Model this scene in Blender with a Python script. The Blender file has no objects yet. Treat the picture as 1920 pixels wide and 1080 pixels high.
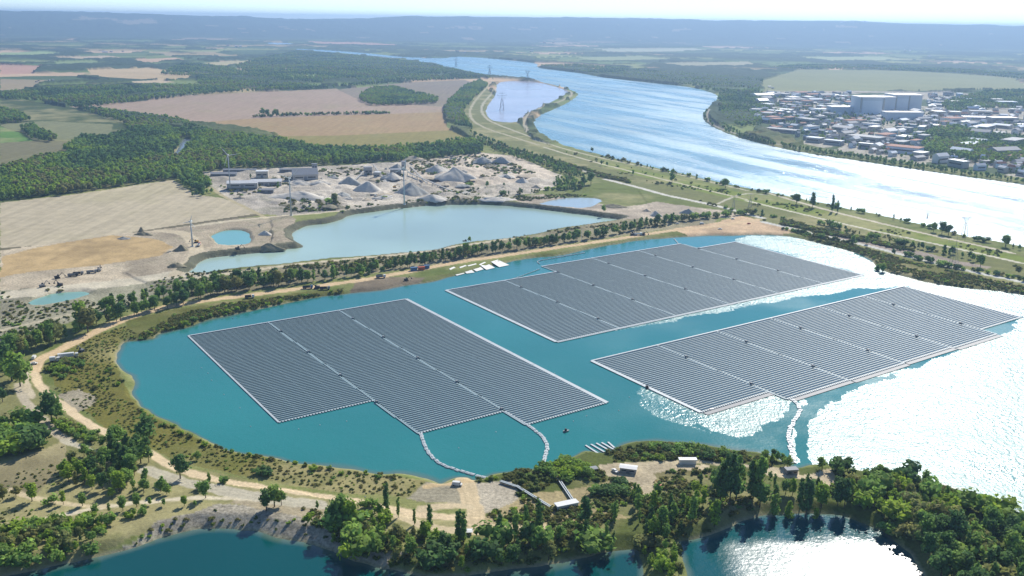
HAZE = 9.0e-5; EXPO = 0.5
import bpy, math, random
import numpy as np
from mathutils import Vector, Matrix
random.seed(7); rng = np.random.default_rng(7)
R = math.radians
scene = bpy.context.scene
COL = scene.collection

# ------------------------------------------------------------------ camera
CAMH = 230.0
FPX, PITCH, ROLL = 1750.0, R(15.96), R(0.863)
FW = np.array([0, math.cos(PITCH), -math.sin(PITCH)]); UP0 = np.array([0, math.sin(PITCH), math.cos(PITCH)]); RT0 = np.array([1., 0, 0])
RT = math.cos(ROLL)*RT0 + math.sin(ROLL)*UP0
UP = -math.sin(ROLL)*RT0 + math.cos(ROLL)*UP0
cam_d = bpy.data.cameras.new('camera'); cam = bpy.data.objects.new('camera', cam_d); COL.objects.link(cam)
cam_d.sensor_width = 36; cam_d.lens = 36*FPX/1920; cam_d.clip_start = 1; cam_d.clip_end = 80000
m = Matrix(((RT[0], UP[0], -FW[0]), (RT[1], UP[1], -FW[1]), (RT[2], UP[2], -FW[2])))
cam.matrix_world = Matrix.Translation((0, 0, CAMH)) @ m.to_4x4()
scene.camera = cam

def G(px, py, z=2.0):
    """survey point: where the sight line of a measured photo point meets height z"""
    d = FW*FPX + RT*(px-960) + UP*(540-py)
    t = (z-CAMH)/d[2]
    return (d[0]*t, d[1]*t)
def GP(pts, z=2.0): return [G(x, y, z) for x, y in pts]
def depth(x, y, z=0): return np.dot(np.array([x, y, z-CAMH]), FW)

def lin(c):
    c = c/255.0
    return c/12.92 if c <= .04045 else ((c+.055)/1.055)**2.4
def rgb(r, g, b): return (lin(r), lin(g), lin(b))

# ------------------------------------------------------------------ noise
_lat = {}
def vn(x, y, s, seed=0):
    if seed not in _lat: _lat[seed] = np.random.default_rng(seed+100).random((256, 256)).astype(np.float32)
    L = _lat[seed]
    u = np.asarray(x)/s; v = np.asarray(y)/s
    iu = np.floor(u).astype(np.int64); iv = np.floor(v).astype(np.int64)
    fu = u-iu; fv = v-iv; fu = fu*fu*(3-2*fu); fv = fv*fv*(3-2*fv)
    a = L[iu & 255, iv & 255]; b = L[(iu+1) & 255, iv & 255]; c = L[iu & 255, (iv+1) & 255]; d = L[(iu+1) & 255, (iv+1) & 255]
    return (a*(1-fu)+b*fu)*(1-fv)+(c*(1-fu)+d*fu)*fv
def fbm(x, y, s, seed=0, oct=4):
    t = 0; a = .5; n = 0
    for i in range(oct):
        t = t+a*vn(x+i*37.1, y-i*11.7, s/(2**i), seed+i); n += a; a *= .5
    return t/n

def catmull(pts, n=4, closed=True):
    P = np.array(pts, float); N = len(P); out = []
    rngi = range(N if closed else N-1)
    for i in rngi:
        if closed: p0, p1, p2, p3 = P[(i-1) % N], P[i], P[(i+1) % N], P[(i+2) % N]
        else: p0, p1, p2, p3 = P[max(i-1, 0)], P[i], P[i+1], P[min(i+2, N-1)]
        for k in range(n):
            t = k/n
            out.append(.5*((2*p1)+(-p0+p2)*t+(2*p0-5*p1+4*p2-p3)*t*t+(-p0+3*p1-3*p2+p3)*t**3))
    if not closed: out.append(P[-1])
    return np.array(out)

def inpoly(x, y, poly):
    P = np.asarray(poly); ins = np.zeros(x.shape, bool)
    x1, y1 = P[-1]
    for x2, y2 in P:
        if y1 != y2:
            c = ((y1 > y) != (y2 > y))
            ins ^= c & (x < (x2-x1)*(y-y1)/(y2-y1)+x1)
        x1, y1 = x2, y2
    return ins
def segdist(x, y, P, closed):
    P = np.asarray(P); d = np.full(x.shape, 1e18)
    n = len(P) if closed else len(P)-1
    for i in range(n):
        ax, ay = P[i]; bx, by = P[(i+1) % len(P)]
        dx, dy = bx-ax, by-ay; L = dx*dx+dy*dy+1e-9
        t = np.clip(((x-ax)*dx+(y-ay)*dy)/L, 0, 1)
        e = (x-ax-t*dx)**2+(y-ay-t*dy)**2
        np.minimum(d, e, out=d)
    return np.sqrt(d)

# ------------------------------------------------------------------ surveyed outlines (photo points, 1920x1080)
LAKE = [(218,670),(224,652),(240,640),(287,634),(302,624),(350,614),(400,598),(475,582),(560,564),(640,552),(700,545),(760,536),(815,527),(870,513),(950,492),(1000,484),(1060,478),(1120,463),(1180,453),(1240,447),(1290,443),(1380,441),(1440,440),(1480,443),(1540,457),(1590,470),(1625,484),(1650,503),(1680,515),(1740,530),(1800,539),(1870,546),(1935,557),(2120,600),(2150,800),(2120,1010),(1990,1000),(1920,972),(1870,945),(1800,920),(1740,905),(1680,893),(1620,882),(1560,872),(1525,870),(1500,876),(1478,872),(1440,852),(1400,846),(1350,841),(1322,836),(1285,831),(1210,827),(1185,830),(1160,840),(1130,848),(1095,846),(1080,856),(1035,868),(1010,876),(960,883),(930,888),(890,900),(880,896),(855,897),(825,906),(805,901),(755,890),(705,890),(630,877),(555,866),(480,854),(440,845),(400,830),(355,810),(325,797),(295,782),(265,762),(250,740),(250,712),(232,690)]
QLAKE = [(350,514),(365,500),(385,486),(430,480),(520,470),(570,464),(556,455),(548,445),(552,435),(575,424),(620,418),(640,412),(660,403),(760,390),(850,384),(930,385),(1020,394),(1100,404),(1165,413),(1130,420),(1060,430),(990,445),(920,455),(870,460),(800,475),(700,483),(600,492),(500,503),(430,509),(380,516)]
LAGOON = [(399,444),(415,434),(440,431),(462,434),(472,446),(465,458),(440,462),(412,458)]
RIVER = [(560,92),(620,94.5),(700,101),(760,107),(830,109),(850,106.5),(900,108),(1000,118),(1010,127),(1080,136),(1130,145),(1200,153),(1290,163),(1335,174),(1346,184),(1326,204),(1319,222),(1340,240),(1400,262),(1500,285),(1600,300),(1700,315),(1800,330),(1920,346),(2120,374),(2120,500),(1920,464),(1880,456),(1820,446),(1740,425),(1640,402),(1560,386),(1500,373),(1400,353),(1340,341),(1280,326),(1200,309),(1130,292),(1060,273),(1020,256),(1003,235),(1010,218),(1050,200),(1080,182),(1078,172),(1040,160),(990,150),(940,146),(880,138),(800,118),(760,111.5),(700,105),(620,98),(560,94)]
BASIN = [(938,154),(1000,153),(1055,167),(1062,176),(1020,198),(985,214),(972,229),(930,228),(913,215),(914,200),(930,175)]
SLAKE = [(-150,1130),(0,1085),(30,1078),(60,1070),(150,1052),(190,1044),(240,1030),(300,1008),(360,994),(400,991),(470,994),(520,1006),(580,1022),(640,1040),(720,1062),(800,1078),(880,1078),(960,1067),(1060,1050),(1135,1033),(1180,1032),(1200,1046),(1213,1090),(1230,1250),(-150,1250)]
POND = [(1272,1014),(1310,1007),(1350,995),(1400,977),(1440,965),(1500,962),(1560,966),(1600,976),(1650,998),(1690,1025),(1725,1065),(1750,1120),(1760,1250),(1330,1250),(1302,1100),(1287,1055),(1272,1030)]
PUDDLE = [(1010,384),(1030,377),(1080,370),(1125,374),(1108,388),(1060,390)]
POOL = [(50,568),(90,553),(150,546),(168,551),(130,563),(80,573)]
CREEK = [(322,299),(333,280),(343,262),(356,261),(358,271),(343,290),(333,300)]
FARP = [(505,80),(545,81),(543,84.5),(508,83)]
WATERS = [  # name, outline, bank slope, bank height, near-field reach, colour, label
 ('lake', LAKE, .42, 2.0, rgb(40,126,122)),
 ('quarry_lake', QLAKE, .75, 5.0, rgb(164,188,172)),
 ('lagoon', LAGOON, .6, 3.0, rgb(110,168,160)),
 ('river', RIVER, .4, 2.5, rgb(110,160,176)),
 ('settling_basin', BASIN, .5, 2.0, rgb(176,170,178)),
 ('lower_lake', SLAKE, .5, 4.0, rgb(0,80,80)),
 ('lower_pond', POND, .6, 4.0, rgb(0,86,90)),
 ('puddle', PUDDLE, .3, 1.0, rgb(165,180,180)),
 ('green_pool', POOL, .4, 2.0, rgb(130,172,150)),
 ('creek', CREEK, .5, 2.0, rgb(120,130,140)),
 ('far_pond', FARP, .3, 1.5, rgb(120,150,170)),
]
WG = [catmull(GP(w[1], 0.0), 3) for w in WATERS]

# ------------------------------------------------------------------ terrain grid (finer where the land is near)
azf = np.linspace(-37, 37, 1150); azc = np.concatenate([np.linspace(-180, -37.5, 50), azf, np.linspace(37.5, 180, 50)[:-1]])
az = np.radians(azc); NA = len(az)
rad = np.concatenate([np.linspace(30, 300, 20, endpoint=False), np.exp(np.linspace(math.log(300), math.log(6000), 900, endpoint=False)), np.exp(np.linspace(math.log(6000), math.log(26000), 150))]); NR = len(rad)
AZ, RD = np.meshgrid(az, rad)
X = (np.sin(AZ)*RD); Y = (np.cos(AZ)*RD)

# water signed distance, positive on land
def water_sd(x, y, warp=True):
    """returns nearest-water height profile value and water index"""
    if warp:
        wx = x+(fbm(x, y, 22, 1, 3)-.5)*7; wy = y+(fbm(x, y, 22, 5, 3)-.5)*7
    else: wx, wy = x, y
    H = np.full(x.shape, 999.0); W = np.full(x.shape, -1, int); SD = np.full(x.shape, 999.0)
    for i, (w, P) in enumerate(zip(WATERS, WG)):
        lo = P.min(0)-60; hi = P.max(0)+60
        m_ = (x > lo[0]) & (x < hi[0]) & (y > lo[1]) & (y < hi[1])
        if not m_.any(): continue
        xs, ys = wx[m_], wy[m_]
        if w[0] in ('river', 'far_pond', 'basin') : xs, ys = x[m_]+(wx[m_]-x[m_])*1.3, y[m_]+(wy[m_]-y[m_])*1.3
        d = segdist(xs, ys, P, True); s = np.where(inpoly(xs, ys, P), -d, d)
        h = np.clip(s*w[2], -2.5, w[3])
        cur = SD[m_]; k = s < cur
        idx = np.flatnonzero(m_.ravel())[k.ravel()]
        SD.ravel()[idx] = s[k]; H.ravel()[idx] = h[k]; W.ravel()[idx] = i
    return H, W, SD

QREL = np.array(GP([(380,326),(480,318),(620,312),(760,303),(900,288),(965,292),(1050,332),(1040,350),(1000,362),(850,378),(740,382),(620,396),(545,398),(500,395),(440,372),(400,352)]))
def skyline(x, y):
    """height of the far ridge by bearing"""
    b = np.degrees(np.arctan2(x, y))
    bx = [-60,-40,-32,-29,-25,-20,-16,-13,-11,-8.5,-7,-6,-4,-2,0,4,8,12,16,19,22,25,29,34,60]
    hh = [250,262,262,258,250,236,225,215,225,238,262,272,266,280,275,279,282,284,282,287,272,262,255,250,250]
    return np.interp(b, bx, hh)
def land_height(x, y, full=None):
    H, W, SD = full if full is not None else water_sd(x, y)
    r = np.hypot(x, y)
    base = 2.0+(fbm(x, y, 90, 9, 3)-.5)*.8
    # land round the quarry and round the lower lakes stands higher over its water
    k = np.clip((60-SD)/50, 0, 1)
    hi = np.zeros_like(base); 
    for i in (1, 5, 6):
        hi = np.where(W == i, (WATERS[i][3]-2.0)*k, hi)
    h = np.where(SD < 998, np.minimum(H, base+hi), base)
    # bumps of rough ground close to the lower lakes
    far = np.clip((r-5000)/6000, 0, 1)
    h = h+np.where(SD > 200, far*30*(fbm(x, y, 1800, 21, 4)-.35), 0)
    sk = skyline(x, y)
    rise = np.clip((r-10500)/4200, 0, 1); rise = rise*rise*(3-2*rise)
    rid = (sk-6)*rise+rise*(fbm(x, y, 1500, 31, 4)-.5)*52+rise*(1-rise)*120*(fbm(x, y, 900, 35, 4)-.5)
    fall = np.clip((r-15500)/3000, 0, 1)
    rid = rid*(1-fall*.55)
    rid = rid+rise*(fbm(x, y, 420, 38, 3)-.5)*26
    # tipped and dug-over relief inside the quarry
    lo = QREL.min(0); hi = QREL.max(0); m_ = (x > lo[0]) & (x < hi[0]) & (y > lo[1]) & (y < hi[1])
    if m_.any():
        xs, ys = x[m_], y[m_]; ins = inpoly(xs, ys, QREL); e = np.clip(segdist(xs, ys, QREL, True)/25, 0, 1)*ins*np.clip((SD[m_]-6)/18, 0, 1)
        h[m_] += e*(np.abs(fbm(xs, ys, 46, 201, 4)-.5)*22+(fbm(xs, ys, 14, 205, 3)-.5)*4)*.8
    return h+np.maximum(rid, 0)*(r > 10500)
# ------------------------------------------------------------------ land cover
C_MEADOW = np.array(rgb(126,134,74)); C_DRY = np.array(rgb(176,166,120)); C_SCRUB = np.array(rgb(98,112,52))
LAND = [  # kind of surface, outline, colour, stripe, speckle, edge wander
 ('grassland', [(0,180),(120,200),(240,225),(300,240),(500,262),(600,277),(880,262),(905,290),(620,310),(470,318),(380,330),(0,380)], rgb(70,86,44), 0, .3, 4),
 ('farm_field', [(128,200),(260,190),(370,178),(630,166),(655,176),(740,195),(832,199),(832,211),(480,222),(350,231),(250,216)], rgb(168,146,124), .5, 0, 2),
 ('farm_field', [(632,168),(760,155),(870,150),(905,158),(885,182),(830,200),(740,195),(680,190)], rgb(140,128,110), .5, .2, 4),
 ('farm_field', [(340,231),(480,222),(832,210),(838,238),(872,262),(700,270),(560,264),(500,250),(420,240)], rgb(164,138,98), .5, 0, 2),
 ('farm_field', [(505,256),(640,254),(850,244),(885,263),(860,272),(700,280),(600,277),(560,268)], rgb(140,130,72), .4, .2, 3),
 ('farm_field', [(5,232),(80,227),(212,233),(205,258),(150,264),(60,262),(48,250),(0,236)], rgb(128,130,92), .5, 0, 2),
 ('grassland', [(0,237),(40,250),(60,264),(0,268)], rgb(98,136,60), .3, 0, 2),
 ('farm_field', [(0,268),(80,263),(140,265),(120,285),(60,302),(0,320)], rgb(122,118,86), .5, 0, 2),
 ('farm_field', [(0,380),(130,366),(230,351),(325,337),(345,352),(365,364),(420,372),(486,402),(430,411),(300,430),(100,461),(0,469)], rgb(186,174,146), .8, .1, 1.5),
 ('dirt_track', [(0,466),(100,458),(300,427),(430,408),(490,400),(490,404),(430,412),(300,431),(100,462),(0,470)], rgb(110,104,80), 0, .5, .5),
 ('earthworks', [(0,470),(220,439),(300,430),(440,411),(545,402),(560,430),(545,470),(480,480),(400,500),(350,520),(260,530),(100,545),(0,555)], rgb(186,172,146), 0, .8, 3),
 ('bare_soil', [(0,478),(100,458),(220,440),(300,450),(340,462),(300,482),(200,497),(80,508),(0,520)], rgb(188,162,116), .4, .3, 14),
 ('earthworks', [(380,322),(480,316),(620,311),(760,303),(900,288),(965,292),(1010,312),(1056,330),(1040,350),(1000,360),(940,372),(850,384),(740,388),(620,402),(545,404),(486,402),(430,374),(396,352)], rgb(196,186,168), 0, 1, 3),
 ('bare_soil', [(740,320),(840,292),(900,286),(965,292),(1015,312),(1050,332),(960,345),(880,350),(800,345)], rgb(204,190,168), 0, .8, 4),
 ('grassland', [(1050,350),(1130,338),(1200,352),(1300,380),(1360,395),(1300,398),(1180,390),(1090,372)], rgb(112,122,58), 0, .3, 4),
 ('earthworks', [(940,372),(1020,362),(1090,374),(1160,388),(1230,378),(1300,388),(1400,400),(1420,410),(1340,408),(1260,412),(1170,420),(1120,408),(1020,396)], rgb(188,174,152), 0, .9, 3),
 ('earthworks', [(350,518),(500,505),(700,486),(860,464),(930,456),(1000,446),(1060,432),(1165,416),(1265,408),(1340,404),(1340,420),(1200,436),(1050,460),(900,484),(700,512),(500,540),(330,565)], rgb(150,142,112), 0, .9, 3),
 ('earthworks', [(0,545),(200,530),(350,520),(420,520),(300,560),(170,590),(60,625),(0,640)], rgb(150,146,122), 0, .9, 4),
 ('dirt_track', [(0,548),(80,538),(220,524),(350,512),(400,512),(420,518),(300,528),(160,545),(0,562)], rgb(206,196,170), 0, .4, 2),
 ('earthworks', [(1262,428),(1340,418),(1400,402),(1425,405),(1470,420),(1500,436),(1440,439),(1380,440),(1290,441),(1200,450)], rgb(204,176,140), 0, .6, 3),
 ('grassland', [(1460,427),(1560,449),(1640,468),(1720,490),(1800,508),(1930,536),(1930,556),(1870,545),(1800,538),(1740,529),(1680,514),(1620,486),(1570,464)], rgb(112,112,60), 0, .4, 2),
 ('grassland', [(900,150),(1000,262),(1100,296),(1300,348),(1560,395),(1920,478),(1920,525),(1800,500),(1640,465),(1460,425),(1330,385),(1120,335),(1000,300),(890,262),(862,225),(880,185)], rgb(124,126,74), .1, .3, 3),
 ('grassland', [(1120,300),(1340,350),(1560,398),(1740,440),(1920,482),(1920,492),(1720,450),(1540,410),(1340,366),(1130,312)], rgb(126,140,56), 0, .1, 1.5),
 ('bare_soil', [(1545,434),(1640,450),(1720,470),(1800,490),(1860,500),(1850,504),(1760,492),(1660,468),(1560,448)], rgb(172,158,142), 0, .5, 1.5),
 ('farm_field', [(1425,152),(1500,130),(1700,133),(1900,145),(1930,166),(1720,171),(1430,170)], rgb(138,142,96), .5, .5, 12),
 ('farm_field', [(0,121),(80,124),(62,138),(0,140)], rgb(190,150,126), .4, 0, 8),
 ('farm_field', [(0,148),(90,150),(60,166),(0,172)], rgb(158,142,110), .4, 0, 8),
 ('farm_field', [(165,131),(280,127),(370,141),(330,152),(170,143)], rgb(196,172,130), .4, 0, 8),
 ('farm_field', [(515,141),(580,137),(664,143),(600,152),(525,153)], rgb(146,166,80), .2, 0, 6),
 ('farm_field', [(570,78),(700,82),(770,87),(700,87),(590,82)], rgb(186,150,126), .2, 0, 30),
 ('farm_field', [(0,99),(90,97),(120,101),(60,105),(0,106)], rgb(150,170,110), .3, 0, 14),
 ('farm_field', [(90,108),(200,104),(230,108),(150,113)], rgb(196,176,140), .3, 0, 14),
 ('farm_field', [(240,112),(330,108),(350,113),(270,119)], rgb(200,168,134), .3, 0, 12),
 ('farm_field', [(380,118),(470,113),(500,118),(420,124)], rgb(184,172,128), .3, 0, 12),
 ('farm_field', [(100,116),(180,113),(190,119),(110,123)], rgb(132,150,92), .3, 0, 12),
 ('farm_field', [(230,153),(300,150),(330,154),(260,158)], rgb(196,176,142), .3, 0, 8),
 ('farm_field', [(1080,108),(1200,106),(1260,111),(1120,114)], rgb(150,160,110), .3, 0, 16),
 ('farm_field', [(1230,118),(1400,116),(1420,123),(1280,126)], rgb(164,160,124), .3, 0, 14),
 ('farm_field', [(1110,92),(1300,92),(1330,97),(1150,98)], rgb(170,172,140), .3, 0, 24),
 ('farm_field', [(1500,108),(1650,106),(1700,112),(1560,116)], rgb(160,170,120), .3, 0, 18),
 ('farm_field', [(560,120),(640,116),(700,120),(620,127)], rgb(150,164,104), .3, 0, 12),
 ('farm_field', [(1092,124),(1135,124),(1130,132),(1098,132)], rgb(176,150,100), .2, 0, 8),
 ('town_ground', [(1425,172),(1600,170),(1740,173),(1930,172),(1930,335),(1800,318),(1700,304),(1600,288),(1500,268),(1420,240),(1400,205)], rgb(172,166,150), 0, 1, 12),
 # foreground park land, left and bottom
 ('meadow', [(-60,700),(55,700),(110,760),(205,815),(330,870),(560,925),(780,965),(900,985),(700,1010),(520,985),(360,985),(280,1000),(180,1042),(40,1068),(-60,1095)], rgb(138,136,88), .1, .25, 3),
 ('bare_soil', [(20,860),(110,830),(130,850),(90,900),(60,930),(0,920),(-20,880)], rgb(160,150,112), 0, .2, 4),
 ('gravel_bank', [(190,1046),(240,1020),(300,985),(400,955),(500,950),(560,965),(640,985),(700,1010),(760,1040),(720,1064),(580,1024),(470,996),(360,997),(300,1012)], rgb(176,168,148), 0, 1, 2.5),
 ('bare_soil', [(430,950),(480,935),(640,965),(700,985),(690,1000),(560,975)], rgb(190,176,144), 0, .4, 2),
 ('meadow', [(80,690),(110,660),(170,632),(230,612),(262,625),(225,660),(222,690),(250,745),(290,785),(400,832),(555,868),(755,892),(810,905),(800,935),(640,925),(480,900),(330,862),(215,812),(120,745)], rgb(120,116,56), 0, .35, 3),
 ('bare_soil', [(110,740),(150,728),(182,745),(170,762),(140,775),(122,760)], rgb(176,166,140), 0, .7, 2),
 ('grassland', [(220,650),(240,600),(330,580),(420,566),(560,548),(640,541),(650,550),(560,562),(475,580),(350,612),(290,632),(240,640)], rgb(104,106,52), 0, .4, 3),
 ('bare_soil', [(655,548),(670,528),(720,520),(790,520),(820,524),(760,534),(700,543)], rgb(128,116,96), 0, .5, 2),
 ('grassland', [(780,535),(800,518),(850,512),(845,522),(815,530)], rgb(118,122,70), 0, .3, 1),
 ('grassland', [(940,490),(1000,476),(1100,460),(1180,446),(1262,432),(1290,440),(1240,447),(1120,463),(1060,478),(1000,484)], rgb(112,120,60), 0, .3, 2),
 # peninsula south of the arrays
 ('meadow', [(890,900),(960,884),(1035,868),(1110,846),(1210,826),(1400,844),(1500,874),(1640,884),(1800,918),(1930,972),(1990,1000),(1990,1150),(1780,1150),(1690,1010),(1560,960),(1440,955),(1350,985),(1200,1035),(1060,1042),(900,1030)], rgb(92,102,50), 0, .4, 3),
 ('bare_soil', [(1120,870),(1180,868),(1260,866),(1330,872),(1320,882),(1240,888),(1225,905),(1240,930),(1215,940),(1190,920),(1165,900),(1130,890)], rgb(186,172,142), 0, .5, 2),
 ('grassland', [(1228,890),(1300,880),(1340,885),(1330,905),(1250,925),(1238,905)], rgb(104,100,62), 0, .4, 2),
 ('bare_soil', [(1430,880),(1480,876),(1500,890),(1560,880),(1575,900),(1560,918),(1530,900),(1440,893)], rgb(196,180,148), 0, .4, 2),
 ('bare_soil', [(1600,930),(1640,935),(1700,965),(1720,982),(1690,978),(1640,955)], rgb(184,164,122), 0, .4, 2),
 ('gravel_bank', [(888,905),(960,900),(975,935),(985,955),(900,962)], rgb(184,174,152), 0, .7, 1.5),
 ('bare_soil', [(975,930),(1080,915),(1150,900),(1160,920),(1100,935),(1110,960),(1190,975),(1000,1000),(920,1002),(900,970)], rgb(160,146,108), 0, .5, 3),
 ('gravel_bank', [(800,905),(850,905),(868,925),(870,945),(790,942),(760,935)], rgb(164,156,132), 0, .5, 2),
]
TRACK = (214,190,150)
LINES = [  # surface, points, width m, colour
 ('dirt_track', [(62,700),(70,678),(110,657),(170,627),(240,596),(320,574),(400,562),(470,553),(600,536),(720,518),(850,493),(940,480),(1060,462),(1160,447),(1260,432),(1340,424),(1420,412)], 9.5, rgb(212,186,146)),
 ('dirt_track', [(62,700),(85,735),(125,765),(165,793),(205,815),(280,850),(330,876),(400,898),(480,913),(560,926),(640,936),(700,948),(780,963),(850,970)], 6, rgb(220,198,160)),
 ('dirt_track', [(870,896),(880,930),(890,955),(890,975),(905,992),(960,1000),(1010,995)], 9, rgb(208,188,150)),
 ('dirt_track', [(690,950),(760,972),(800,990),(850,998),(910,998)], 7, rgb(204,186,150)),
 ('dirt_track', [(790,955),(840,948),(880,950)], 6, rgb(204,186,150)),
 ('dirt_track', [(800,912),(850,906),(880,900)], 5, rgb(200,176,134)),
 ('path', [(-20,1008),(0,1000),(60,981),(130,966),(200,952),(330,941),(400,938),(480,942)], 4, rgb(212,200,170)),
 ('path', [(20,918),(60,932),(110,943),(160,950),(200,952)], 4, rgb(202,186,150)),
 ('path', [(34,720),(50,755),(80,785),(105,812),(140,832)], 6, rgb(188,176,150)),
 ('path', [(50,690),(48,715),(62,745)], 4, rgb(200,186,156)),
 ('path', [(275,880),(340,903),(440,928),(520,942),(600,952)], 9, rgb(190,182,158)),
 ('path', [(120,825),(170,845),(200,860)], 5, rgb(190,182,158)),
 ('road', [(1430,416),(1500,432),(1560,446),(1640,464),(1720,485),(1800,504),(1880,521),(1990,545)], 8, rgb(206,204,192)),
 ('road', [(1135,336),(1200,352),(1250,366),(1340,385),(1430,409)], 9, rgb(214,210,196)),
 ('path', [(1400,376),(1440,386),(1600,424),(1720,450),(1920,494)], 5.5, rgb(210,204,180)),
 ('path', [(1345,382),(1370,371),(1400,363),(1440,366)], 4, rgb(200,194,172)),
 ('path', [(1440,362),(1560,396),(1700,430),(1900,475)], 6, rgb(206,196,172)),
 ('path', [(1000,262),(1100,290),(1250,322),(1400,357)], 5.5, rgb(196,188,158)),
 ('path', [(1020,276),(1100,300),(1250,338),(1400,374)], 5.5, rgb(198,190,162)),
 ('path', [(925,152),(903,175),(884,200),(884,222),(910,240),(960,256),(1010,272)], 7, rgb(180,172,140)),
 ('path', [(942,154),(918,180),(903,200),(912,222),(950,240),(1000,258)], 7, rgb(184,178,150)),
 ('path', [(990,248),(984,228),(1000,208),(1050,190),(1072,178),(1060,168),(1000,152),(945,148)], 9, rgb(178,170,146)),
 ('path', [(885,255),(960,282),(1040,305),(1120,328)], 7, rgb(190,186,168)),
 ('dirt_track', [(395,352),(430,374),(486,402),(500,410)], 6, rgb(178,166,130)),
 ('dirt_track', [(360,424),(440,414),(545,404),(640,400),(760,386),(850,381)], 7, rgb(208,196,166)),
 ('dirt_track', [(350,528),(500,508),(640,492),(760,481),(860,466),(960,452)], 5, rgb(206,194,164)),
 ('dirt_track', [(330,520),(370,480),(350,440),(300,432)], 14, rgb(198,184,154)),
 ('dirt_track', [(800,375),(900,372),(960,362),(1000,362)], 8, rgb(202,192,172)),
 ('dirt_track', [(1180,870),(1300,866),(1420,876),(1490,884)], 4, rgb(196,182,150)),
 ('dirt_track', [(0,620),(60,606),(130,590),(200,570)], 4, rgb(186,176,148)),
 ('road', [(1330,205),(1326,222),(1350,240),(1420,262),(1500,278)], 8, rgb(160,154,136)),
 ('path', [(1440,170),(1600,173),(1640,174)], 20, rgb(190,170,150)),
]
SURF = ['ground', 'grassland', 'meadow', 'farm_field', 'bare_soil', 'earthworks', 'gravel_bank', 'dirt_track', 'path', 'road', 'town_ground', 'plain', 'hills']
SI = {s: i for i, s in enumerate(SURF)}

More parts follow.
